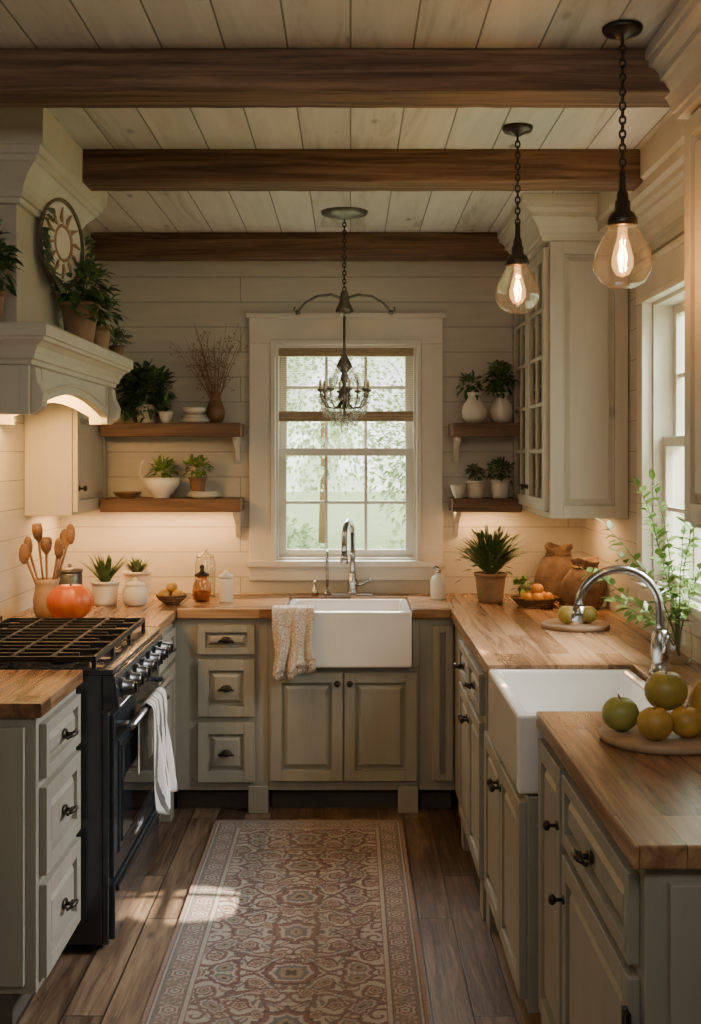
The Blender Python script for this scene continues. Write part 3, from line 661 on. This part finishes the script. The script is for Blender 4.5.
def fruit(name,label,loc,r,mat,cat='fruit',sz=.92,rib=0,stem=True,group=None):
    t=thing(name,label,cat,loc,rz=random.uniform(0,6),group=group); pr=[]
    for k in range(13):
        a=pi*k/12; rr=r*math.sin(a); z=r*sz*(1-math.cos(a))
        if name in('pear',): rr*=(1.05-.35*(k/12)**1.5)
        if k>=11 and name!='pear': z-=r*.14*(k-10)*.6
        pr.append((max(rr,.0004),z))
    part(t,'flesh',MB().lathe(pr,n=64 if rib else 20,rib=rib,ribn=9),mat)
    if stem: part(t,'stem',MB().tube([(0,0,r*sz*1.72),(.002,0,r*sz*1.95),(.006,0,r*sz*2.1)],[.0028,.002,.0026],6),'twig')
    return t
def bowl(name,label,loc,r,h,mat,cat='bowl',foot=.5):
    b=MB().lathe([(r*foot,0),(r*foot,.004),(r*.8,h*.4),(r*.97,h*.85),(r,h),(r-.006,h),(r*.9,h*.75),(r*.7,h*.35),(r*.3,.012),(.001,.01)],n=28); return solo(name,b,mat,label,cat,loc)
bowl('fruit_bowl','low woven bowl holding small yellow fruit',(-.83,5.34,C),.075,.045,'wick')
for i,(dx,dy,dz) in enumerate([(-.032,-.01,.02),(.03,-.015,.02),(0,.03,.02),(.0,-.004,.052)]): fruit('lemon','small golden yellow fruit in the woven bowl',(-.83+dx,5.34+dy,C+dz),.027,'yellow',stem=False,group='yellow fruit in the woven bowl')
fruit('heirloom_tomato','large ribbed red-orange tomato with green leafy top',(-1.16,4.76,C+.002),.095,'tomato','tomato',.84,.035,False)
tt=bpy.data.objects['heirloom_tomato']; b=MB()
for k in range(6): a=k*pi/3; b.leaf((0,0,.137),(math.cos(a),math.sin(a),.25),.055,.016,droop=.2)
b.tube([(0,0,.13),(.003,0,.155),(.012,0,.175)],[.006,.004,.005],6); part(tt,'stem',b,'leaf')
t=thing('utensil_crock','tan clay crock beside the range','crock',(-1.30,4.93,C)); part(t,'crock_body',MB().lathe([(.045,0),(.056,.02),(.06,.07),(.052,.11),(.048,.14),(.055,.16),(.05,.16),(.042,.13),(.044,.03),(.001,.02)]),'taupe')
for i in range(7):
    a=i*.9; dx,dy=math.cos(a),math.sin(a); L=random.uniform(.25,.35); p0=Vector((-1.30+dx*.006,4.93+dy*.006,C+.03)); p1=p0+Vector((dx*.085,dy*.06,L-.05)); d=(p1-p0).normalized()
    b=MB().tube([p0,p0.lerp(p1,.5),p1],[.005,.0045,.006],8)
    if i%3==0: b.ball(p1+d*.03,.034,(.62,.35,1.35),12)
    elif i%3==1: b.ball(p1+d*.025,.030,(.8,.3,1.5),12)
    else:
        e=p1+d*.075; b.tube([p1,p1+d*.02,p1+d*.05,e],[.006,.020,.026,.022],6)
    solo('wooden_spoon' if i%3<2 else 'wooden_spatula',b,'spoon','brown wooden cooking utensil standing in the clay crock','utensil',group='wooden utensils in the crock')
t=thing('canister','dull metal canister with lid beside the utensils','canister',(-1.28,5.24,C)); part(t,'canister_body',MB().lathe([(.055,0),(.058,.005),(.058,.15),(.055,.155)]),'metalpatina'); part(t,'lid',MB().lathe([(.059,.156),(.059,.17),(.02,.178),(.008,.18),(.01,.192),(.001,.196)]),'metalpatina')
t=thing('glass_canister','amber glass jar with knobbed lid on the worktop','jar',(-.70,5.42,C)); part(t,'jar_body',MB().lathe([(.03,0),(.042,.008),(.046,.05),(.04,.085),(.03,.10),(.032,.12)]),'amber'); part(t,'lid',MB().lathe([(.036,.121),(.036,.13),(.014,.14),(.008,.15),(.013,.165),(.001,.175)]),'bronze'); part(t,'contents',MB().lathe([(.028,.008),(.038,.015),(.041,.05),(.001,.055)]),'clay')
t=thing('glass_canister','clear glass jar behind the amber jar','jar',(-.71,5.62,C)); part(t,'jar_body',MB().lathe([(.045,0),(.05,.01),(.05,.16),(.042,.18),(.042,.19)]),'jar'); part(t,'lid',MB().lathe([(.045,.191),(.045,.20),(.01,.215),(.012,.23),(.001,.235)]),'jar')
t=thing('ceramic_canister','slim cream ceramic canister beside the jars','canister',(-.585,5.40,C)); part(t,'canister_body',MB().lathe([(.034,0),(.037,.005),(.033,.10),(.03,.11)]),'cer2'); part(t,'lid',MB().lathe([(.032,.111),(.033,.125),(.012,.135),(.008,.145),(.001,.15)]),'cer2')
t=thing('soap_bottle','small white ceramic soap bottle beside the faucet','soap bottle',(.42,5.50,C)); part(t,'bottle',MB().lathe([(.034,0),(.037,.006),(.037,.09),(.028,.11),(.014,.118),(.014,.125)]),'white'); part(t,'pump',MB().lathe([(.012,.126),(.012,.14),(.004,.142),(.004,.155)]).tube([(0,0,.152),(-.012,-.01,.158),(-.028,-.02,.152)],.005,6),'chrome')
fb=grass((0,0,.12),330,.26,1.0,.012,.4)
for i in range(200):
    d=rdir(.9); fb.leaf(Vector((0,0,.17))+d*random.uniform(.05,.16),d,.05,.014)
plant('potted_fern','bushy green fern in a brown clay pot on the worktop',(.655,5.38,C),potprof(.072,.058,.14,.006),'terra',fb,'leaf')
bowl('fruit_basket','shallow wicker basket of oranges and greens',(.84,5.24,C),.11,.045,'wick',foot=.7)
for (dx,dy,dz) in [(-.045,-.03,.018),(.0,-.045,.018),(.048,-.02,.018),(.03,.03,.018),(-.025,.025,.02),(.005,-.01,.055)]: fruit('orange','small bright orange in the shallow wicker basket',(.845+dx,5.24+dy,C+dz),.028,'orange',group='oranges in the wicker basket')
b=bush((0,0,.03),(.035,.025,.03),60,.035,.02,.4); solo('salad_greens',b,'leaf2','loose fresh green leaves tucked beside the oranges','greens',(.785,5.25,C+.06))
def sack(loc,r,h,lab,seed,tilt=0):
    rg=random.Random(seed); ph=[rg.uniform(0,6) for _ in range(5)]
    t=thing('bread_sack',lab,'sack',loc,rz=tilt,group='rumpled brown sacks')
    prof=[(.72,0),(.95,.06),(1.04,.22),(1.02,.42),(.90,.60),(.68,.74),(.50,.82),(.52,.88),(.62,.96),(.56,.98),(.40,.92),(.3,.84),(.01,.82)]
    vs=[];fs=[];n=40
    for k,(pr,pz) in enumerate(prof):
        for i in range(n):
            a=2*pi*i/n; f=1+(.05*math.sin(5*a+ph[0]+pz*6)+.035*math.sin(9*a+ph[1]-pz*9))*(.5+pz)+.03*math.sin(3*a+ph[2])
            vs.append((r*pr*f*math.cos(a)+.02*pz,r*pr*f*math.sin(a)*.85,h*pz*(1+.05*math.sin(2*a+ph[3])*(pz>.85))))
    for k in range(len(prof)-1):
        for i in range(n): j=(i+1)%n; fs.append((k*n+i,k*n+j,(k+1)*n+j,(k+1)*n+i))
    fs.append(tuple(range(n))[::-1])
    part(t,'sack_body',MB().add(vs,fs,0,True),'linen')
    part(t,'tie',MB().tube([(.016+r*.55*math.cos(a),r*.47*math.sin(a),h*.82) for a in [2*pi*i/20 for i in range(20)]],.005,6,closed=True),'wick')
sack((.985,5.53,C),.11,.26,'rumpled brown cloth sack on the worktop',3,.3)
sack((1.045,5.20,C),.10,.225,'rumpled brown sack with tied neck near the wall',5,-.4)
def rboard(loc,r,lab):
    return solo('round_board',MB().lathe([(r-.006,0),(r,.004),(r,.016),(r-.004,.02),(.001,.02)],n=40),'board',lab,'board',loc,bev=0)
rboard((.90,4.60,C),.135,'round wooden board holding two pale apples')
fruit('apple','pale yellow-green apple on the round board',(.86,4.56,C+.021),.040,'apple'); fruit('apple','pale yellow-green apple with stem on the round board',(.945,4.58,C+.021),.038,'apple')
t=thing('flower_vase','clear glass vase with tall fresh green sprays by the window','vase',(1.085,3.80,C))
part(t,'vase_body',MB().lathe([(.030,0),(.040,.01),(.045,.06),(.038,.12),(.026,.17),(.028,.21),(.036,.23)],n=28),'jar')
dirs=[(pi,.24,.78),(pi*1.05,.14,1.02),(pi*.9,.31,.50),(-pi/2,.14,.8),(pi*1.3,.16,.62),(pi*.7,.10,1.05),(-pi*.4,.04,.9),(pi*1.15,.28,.36),(pi*.95,.10,.85),(-.5*pi,.22,.55),(pi*1.0,.20,.60)]
f,s=sprays((0,0,.03),11,.64,.3,.050,.024,16,dirs)
part(t,'leaf_sprays',f,'leaf2'); part(t,'stems',s,'stem')
rboard((.755,2.78,C),.15,'large round wooden board piled with apples and pears')
for (x,y,z,r,m,l,n_) in [(.655,2.79,C+.021,.045,'gapple','green apple on the large round board','apple'),(.715,2.70,C+.021,.042,'yellow','golden round fruit on the large board','orange'),(.795,2.725,C+.021,.040,'yellow','golden fruit at the board edge','orange'),(.765,2.79,C+.070,.052,'apple','large yellow-green apple atop the pile','apple'),(.862,2.79,C+.021,.046,'yellow','tall golden pear standing in the pile','pear')]:
    fruit(n_,l,(x,y,z),r,m,sz=1.35 if n_=='pear' else .93)
# ===== shelf decor =====
Yb=5.63
f=bush((0,0,.155),(.125,.075,.125),360,.06,.034,.25)
for i in range(60):
    d=rdir(.0); f.leaf(Vector((random.uniform(-.12,.12),random.uniform(-.08,.02),random.uniform(.02,.12))),d,.05,.028)
plant('potted_plant','large bushy dark green plant on the upper shelf',(-1.00,Yb,SHU),potprof(.055,.042,.09),'cer',f,'leaf')
bowl('small_bowl','small cream clay bowl under the bushy plant',(-.895,5.57,SHU),.036,.055,'cer')
for i in range(4):
    r=.078-.006*i
    solo('plate',MB().lathe([(r*.6,0),(r*.65,.003),(r,.010),(r,.0125),(r*.6,.006),(.001,.006)],n=28),'cer2','white stoneware plate in a small stack on the shelf','plate',(-.76,5.60,SHU+.009*i),group='stack of plates on the shelf')
solo('small_bowl',MB().lathe([(.03,0),(.055,.02),(.06,.035),(.055,.035),(.02,.006),(.001,.006)],n=24),'cer2','white bowl on top of the plate stack','bowl',(-.76,5.60,SHU+.041))
t=thing('branch_vase','brown clay vase of dry bare twigs on the shelf','vase',(-.665,5.66,SHU)); part(t,'vase_body',MB().lathe([(.03,0),(.045,.03),(.048,.06),(.035,.10),(.022,.13),(.024,.15),(.03,.155)]),'clay')
b=MB()
for i in range(20):
    a=random.uniform(0,2*pi); k=random.uniform(.03,.20); h=random.uniform(.30,.47); o=Vector((math.cos(a)*k-.03,math.sin(a)*k*.3,0)); pts=[Vector((0,0,.05))+o*(u/6)**1.3+Vector((0,0,h*u/6))+rdir()*.005 for u in range(7)]
    b.tube(pts,[.0024,.0022,.002,.0018,.0014,.001,.0008],5)
    for q in range(7):
        j=random.randint(2,5); d=(rdir(.8)*.06); b.tube([pts[j],pts[j]+d*.5,pts[j]+d],[.0012,.001,.0006],4)
        b.ball(pts[j]+d,.004,n=6)
part(t,'twigs',b,'twig')
bowl('small_bowl','low dark wooden bowl on the lower shelf',(-1.09,5.62,SHL),.07,.03,'clay')
t=thing('serving_bowl','large white footed bowl with handle and herbs','bowl',(-.925,5.62,SHL)); part(t,'bowl_body',MB().lathe([(.04,0),(.04,.01),(.06,.025),(.085,.06),(.092,.10),(.086,.10),(.075,.06),(.03,.02),(.001,.02)],n=28),'cer2')
part(t,'handle',MB().tube([(-.088,0,.085),(-.105,0,.12),(-.10,0,.16),(-.085,0,.185)],.005,8),'cer2'); part(t,'herbs',bush((.01,0,.125),(.06,.045,.05),90,.05,.02,.5),'leaf2')
for i in range(3):
    r=.085-.006*i; solo('plate',MB().lathe([(r*.6,0),(r*.65,.003),(r,.012),(r,.0145),(r*.6,.006),(.001,.006)],n=28),'cer2','white plate stacked under the little plant','plate',(-.715,5.61,SHL+.010*i),group='stack of plates under the small plant')
plant('potted_plant','small leafy plant in a clay pot standing on plates',(-.745,5.61,SHL+.0295),potprof(.042,.032,.07),'clay',bush((0,0,.115),(.06,.05,.045),110,.04,.022,.4),'leaf2')
def vasep(h,r): return [(r*.55,0),(r*.9,h*.15),(r,h*.38),(r*.85,h*.6),(r*.5,h*.8),(r*.48,h*.88),(r*.62,h),(r*.5,h),(r*.4,h*.86)]
plant('potted_plant','green leafy sprigs in a curvy white vase',(.605,5.62,SHU),vasep(.15,.062),'cer2',bush((-.02,0,.19),(.055,.05,.045),80,.042,.02,.3),'leaf')
plant('potted_plant','dense green plant in a curvy white vase by the cabinet',(.740,5.64,SHU),vasep(.15,.058),'cer2',bush((-.01,0,.215),(.060,.05,.08),190,.04,.024,.2),'leaf')
bowl('small_pot','tiny cream pot on the lower shelf',(.525,5.60,SHL),.038,.065,'cer')
plant('potted_plant','small spiky herb in a tapered cream pot',(.61,5.62,SHL),potprof(.042,.035,.085),'cer',bush((0,0,.115),(.040,.04,.04),90,.030,.018,.5),'leaf3')
plant('potted_plant','feathery green plant in a white ceramic pot',(.73,5.62,SHL),potprof(.046,.038,.09),'cer2',bush((0,0,.13),(.062,.05,.055),150,.034,.016,.5),'leaf')
# ===== mantel decor =====
MZ=2.011
t=thing('round_wall_plate','round pale embossed plaque in a thin dark frame by the chimney','plaque',(cx1+.045,3.97,2.34),-.24); RR=.15
part(t,'frame',MB().tube([(.010,RR*math.cos(a),RR*math.sin(a)) for a in [2*pi*i/40 for i in range(40)]],.007,8,closed=True),'twigframe')
b=MB().lathe([(.148,0),(.148,.006),(.125,.014),(.12,.008),(.075,.008),(.07,.016),(.045,.012),(.001,.022)],n=40,ax='x')
part(t,'disc',b,'cer2')
b=MB().tube([(.014,.060*math.cos(a),.060*math.sin(a)) for a in [2*pi*i/28 for i in range(28)]],.006,6,closed=True)
for i in range(12):
    a=2*pi*i/12; b.tube([(.013,.055*math.cos(a),.055*math.sin(a)),(.013,.090*math.cos(a+.1),.090*math.sin(a+.1)),(.013,.125*math.cos(a),.125*math.sin(a))],[.003,.007,.003],6)
part(t,'relief_ornament',b,'taupe',label='brown carved relief ornament')
part(t,'hanging_bracket',MB().tube([(-.06,0.02,.10),(-.03,.01,.10),(0,0,.10)],.006,6),'bronze')
b=MB()
for i in range(110):
    a=random.uniform(pi*.75,pi*2.1); b.leaf((.02,RR*math.cos(a),RR*math.sin(a)),(.5+random.random(),math.cos(a+random.uniform(0,2)),math.sin(a+random.uniform(0,2))),.045,.022)
part(t,'wreath_leaves',b,'leaf3')
f=bush((.0,0,.20),(.10,.09,.10),200,.055,.028,.2)
for i in range(26):
    a=random.uniform(-1.5,1.2); f.leaf((.05*math.cos(a),.09*math.sin(a),random.uniform(.08,.16)),(math.cos(a),math.sin(a),-.2),.06,.03)
plant('potted_plant','leafy plant in a wide terracotta pot on the hood mantel',(-.965,4.10,MZ),potprof(.066,.048,.14),'terra',f,'leaf')
plant('potted_plant','medium leafy plant in a taupe pot on the hood mantel',(-.985,4.50,MZ),potprof(.045,.035,.10),'taupe',bush((0,0,.16),(.08,.075,.08),150,.045,.022,.3),'leaf')
plant('potted_plant','little green plant in a clay pot at the mantel end',(-.965,4.76,MZ),potprof(.035,.028,.05),'clay',bush((0,0,.07),(.055,.05,.04),90,.035,.018,.4),'leaf3')
plant('potted_plant','tall trailing plant in a clay pot near the chimney front',(-1.11,3.535,MZ),potprof(.045,.035,.10),'clay',bush((.0,0,.20),(.07,.04,.11),150,.05,.026,.2),'leaf')
# ============ RUG ============
W_,L_=.815,2.35; y00=2.68; x00=-.59
nx,ny=240,690
u=np.linspace(0,W_,nx); v=np.linspace(0,L_,ny); U,V=np.meshgrid(u,v)
cream=np.array([.43,.385,.325]);rose=np.array([.20,.095,.088]);brown=np.array([.085,.058,.052]);slate=np.array([.145,.15,.155]);gold=np.array([.30,.24,.165]);terra=np.array([.27,.165,.135])
colr=np.zeros((ny,nx,3))+cream
d=np.minimum(np.minimum(U,W_-U),np.minimum(V,L_-V))
def P(mask,c): colr[mask]=c
A=np.abs(U-W_/2); Pd=.62; BD=.105
Vp=((V-L_/2)/Pd+.5)%1-.5; Vm=np.abs(Vp)*Pd   # 0..0.31
fld=d>BD
a=A+.009*np.sin(V*34)+.004*np.sin(V*80+1); b_=Vm+.009*np.sin(A*40)+.003*np.sin(A*100)
def spiral(cx,cy,R,turns,th0,dirn,w0,c):
    dx,dy=a-cx,b_-cy; r=np.hypot(dx,dy); th=(np.arctan2(dy,dx)*dirn-th0)%(2*pi)
    m=np.zeros_like(fld)
    for k in range(turns):
        rr=R*(1-(th+2*pi*k)/(2*pi*turns+.6)); m|=np.abs(r-rr)<w0*(.5+.5*rr/R)
    P(m&fld,c)
def flower(cx,cy,R,k,cols,ph=0,F=None,aa=None,bb=None):
    dx,dy=(a if aa is None else aa)-cx,(b_ if bb is None else bb)-cy; r=np.hypot(dx,dy); th=np.arctan2(dy,dx); F=fld if F is None else F
    for s,c in cols: P((r<R*s*(.76+.18*np.abs(np.cos(k*th/2+ph))+.06*np.cos(k*th*2)))&F,c)
def leafshape(cx,cy,L,wd,ang,c,c2=None):
    dx,dy=a-cx,b_-cy; x=dx*np.cos(ang)+dy*np.sin(ang); y=-dx*np.sin(ang)+dy*np.cos(ang); y=y-.25*L*(x/L)**2
    t_=x/L; m=(t_>0)&(t_<1)&(np.abs(y)<wd*np.sin(pi*np.clip(t_,0,1))**.8)&fld
    m0=(t_>-.05)&(t_<1.05)&(np.abs(y)<.0025+wd*np.sin(pi*np.clip(t_,0,1))**.8)&fld
    P(m0,brown); P(m,c)
    if c2 is not None: P(m&(np.abs(y)<wd*.3),c2)
for (cx,cy,R,tn,t0,dr) in [(.135,.10,.095,2,0,1),(.255,.19,.085,2,2,-1),(.115,.235,.08,2,4,1),(.27,.04,.07,2,1,1),(.03,.165,.06,2,3,-1)]:
    spiral(cx,cy,R,tn,t0,dr,.0078,brown); spiral(cx,cy,R,tn,t0,dr,.0042,rose)
    for q in range(7):
        an=q*.9+t0; leafshape(cx+R*.82*math.cos(an),cy+R*.82*math.sin(an),.052,.013,an+.8*dr,slate if q%2 else terra,cream)
for (cx,cy,R,k,ph) in [(0,0,.095,8,0),(0,.31,.085,8,0),(.215,.105,.048,6,1),(.29,.13,.034,6,0),(.20,.285,.055,8,0),(.185,.0,.044,6,0),(.135,.10,.032,5,0),(.255,.19,.032,5,2),(.115,.235,.030,5,1),(.05,.185,.030,6,0),(.09,.05,.024,5,0),(.29,.30,.030,5,0)]:
    flower(cx,cy,R,k,[(1.12,brown),(1.0,rose if R>.03 else terra),(.78,cream),(.62,slate if R>.040 else rose),(.40,gold),(.18,brown)],ph)
bd=(d<=BD)&(d>.028)
P(bd,np.array([.225,.165,.14]))
s_along=np.where(np.minimum(U,W_-U)<np.minimum(V,L_-V),V,U)
sm=((s_along/.115)%1-.5)*.115; dd=d-.066
P((np.abs(dd-.020*np.sin(s_along*2*pi/.23))<.0042)&bd,cream*.8)
flower(0,0,.034,6,[(1.1,brown),(1,cream*.95),(.72,rose),(.48,cream),(.22,slate)],0,bd,sm,dd)
sm2=np.abs(sm)-.0575
P((np.hypot(sm2,dd)<.014)&bd,gold); P((np.hypot(sm2,dd)<.008)&bd,slate)
P((np.hypot(np.abs(sm)-.043,np.abs(dd)-.026)<.006)&bd,cream*.85)
P((d<.012),terra*1.1); P((d>=.012)&(d<.016),brown); P((d>=.016)&(d<.023),cream*.9); P((d>=.023)&(d<.030),slate)
P((d>BD-.006)&(d<=BD),brown); P((d>BD)&(d<=BD+.011),cream*.95); P((d>BD+.011)&(d<=BD+.017),rose)
rng=np.random.default_rng(3); colr*= (1+rng.normal(0,.13,(ny,nx,1)))
wear=.5+.5*np.sin(U*9+1.3+2*np.sin(V*3))*np.sin(V*7+U*5); wear=np.clip(wear,0,1)[...,None]*.22+.06
colr=colr*(1-wear)+np.array([.31,.265,.225])*wear; colr=np.clip(colr,0,1)
zz=.012+.0012*rng.random((ny,nx))+.0015*np.sin(V*9)
co=np.stack([U-W_/2,V-L_/2,zz],-1).reshape(-1,3)
idx=np.arange(nx*ny).reshape(ny,nx); q=np.stack([idx[:-1,:-1],idx[:-1,1:],idx[1:,1:],idx[1:,:-1]],-1).reshape(-1,4)
me=bpy.data.meshes.new('rug')
bot=[(-W_/2,-L_/2,.001),(W_/2,-L_/2,.001),(W_/2,L_/2,.001),(-W_/2,L_/2,.001)]
nb=nx*ny
allco=np.concatenate([co,np.array(bot)])
edge=[list(idx[0,:])[::-1]+[nb,nb+1],list(idx[:,-1])[::-1]+[nb+1,nb+2],list(idx[-1,:])+[nb+2,nb+3],list(idx[:,0])+[nb+3,nb]]
faces=q.tolist()+edge+[[nb+3,nb+2,nb+1,nb]]
me.from_pydata(allco.tolist(),[],faces)
ca=me.color_attributes.new('weave','FLOAT_COLOR','POINT')
cc=np.concatenate([np.concatenate([colr.reshape(-1,3),np.ones((nb,1))],1),np.tile([.3,.2,.13,1],(4,1))]).astype(np.float32)
ca.data.foreach_set('color',cc.ravel())
m,nt,bs=newmat('woven_rug_pile'); at=nt.nodes.new('ShaderNodeAttribute'); at.attribute_name='weave'; nt.links.new(at.outputs['Color'],bs.inputs['Base Color']); bs.inputs['Roughness'].default_value=.95
nn=node(nt,'ShaderNodeTexNoise',Scale=400.0); bumpit(nt,bs,nn.outputs[0],.5)
me.materials.append(m); o=bpy.data.objects.new('rug',me); COL.objects.link(o); o.location=(x00+W_/2,y00+L_/2,0.0)
setp(o,'faded rose and cream persian-style runner rug on the plank floor','rug')
# ============ OUTDOORS ============
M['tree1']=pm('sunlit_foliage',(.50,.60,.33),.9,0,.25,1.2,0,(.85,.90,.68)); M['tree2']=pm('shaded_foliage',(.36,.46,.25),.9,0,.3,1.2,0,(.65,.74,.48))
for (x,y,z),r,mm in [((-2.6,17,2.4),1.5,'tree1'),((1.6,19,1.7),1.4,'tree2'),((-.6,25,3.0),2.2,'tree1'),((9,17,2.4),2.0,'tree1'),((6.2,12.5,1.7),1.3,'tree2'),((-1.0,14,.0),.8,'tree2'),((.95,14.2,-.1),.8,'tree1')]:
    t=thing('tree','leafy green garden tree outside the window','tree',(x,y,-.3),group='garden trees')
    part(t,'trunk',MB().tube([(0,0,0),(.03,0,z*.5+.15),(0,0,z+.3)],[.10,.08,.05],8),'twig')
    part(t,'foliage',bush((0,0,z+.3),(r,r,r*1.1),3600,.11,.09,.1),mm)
struct('ground',MB().box(-30,30,5.95,60,-.35,-.3).box(1.35,30,-5,5.95,-.35,-.3),pm('pale_lawn',(.42,.50,.27),.9,0,.2,3))
# ============ LIGHTS ============
wd=bpy.data.worlds.new('sky'); S.world=wd; wd.use_nodes=True; nt=wd.node_tree; bg=nt.nodes['Background']
tc=nt.nodes.new('ShaderNodeTexCoord'); n1=node(nt,'ShaderNodeTexNoise',Scale=24.0,Detail=2.0,Roughness=.45); nt.links.new(tc.outputs['Generated'],n1.inputs['Vector'])
nt.links.new(ramp(nt,n1.outputs[0],[(.36,(.46,.58,.36)),(.5,(.78,.85,.68)),(.62,(1,1,.98))]),bg.inputs[0]); bg.inputs[1].default_value=4.8
def area(name,loc,tgt,sx,sy,e,col):
    l=bpy.data.lights.new(name,'AREA'); l.shape='RECTANGLE'; l.size=sx; l.size_y=sy; l.energy=e; l.color=col
    o=bpy.data.objects.new(name,l); COL.objects.link(o); o.location=loc; o.rotation_euler=(Vector(tgt)-Vector(loc)).to_track_quat('-Z','Y').to_euler(); return o
area('added_fill_light',(0,.6,2.62),(0,3.9,.6),1.8,.9,25,(1,.95,.86))  # added fill lamp, out of view behind the camera, to brighten the room
area('under_hood_light',(-1.2,4.14,1.858),(-1.2,4.14,0),.25,.8,11,(1,.56,.20))
area('added_cabinet_side_light',(-1.24,4.50,1.835),(-1.31,5.10,1.50),.22,.06,8,(1,.52,.15))  # added lamp, tilted to throw warm light on the small cabinet's side
area('under_shelf_light',(-.87,5.64,1.333),(-.87,5.66,0),.6,.05,4.6,(1,.53,.20))
area('under_cabinet_light',(1.0,5.3,1.342),(1.0,5.35,0),.15,.6,4.8,(1,.53,.20))
area('under_shelf_light',(.64,5.64,1.333),(.64,5.66,0),.28,.05,2.2,(1,.53,.20))
area('under_cabinet_light',(-1.33,5.45,1.335),(-1.33,5.45,0),.12,.4,3.4,(1,.53,.20))
area('window_daylight',(0,7.4,3.9),(0,5.4,1.1),2.2,1.6,700,(.95,.98,1))
area('window_daylight',(3.0,3.9,3.4),(.8,3.9,1.2),2.0,1.8,660,(.96,.98,1))
l=bpy.data.lights.new('sunbeam','SPOT'); l.energy=9000; l.color=(1,.86,.66); l.spot_size=math.radians(3.4); l.spot_blend=.3; l.shadow_soft_size=.02
o=bpy.data.objects.new('sunbeam',l); COL.objects.link(o); o.location=(3.4,3.85,4.05); o.rotation_euler=(Vector((-.585,4.10,0))-Vector(o.location)).to_track_quat('-Z','Y').to_euler()
# ============ CAMERA ============
cam=bpy.data.cameras.new('camera'); co_=bpy.data.objects.new('camera',cam); COL.objects.link(co_); co_.location=(0,0,1.61); co_.rotation_euler=(pi/2,0,0)
cam.sensor_width=36; cam.lens=36*1150/1024; cam.shift_y=-57/1024; cam.clip_start=.05
S.camera=co_
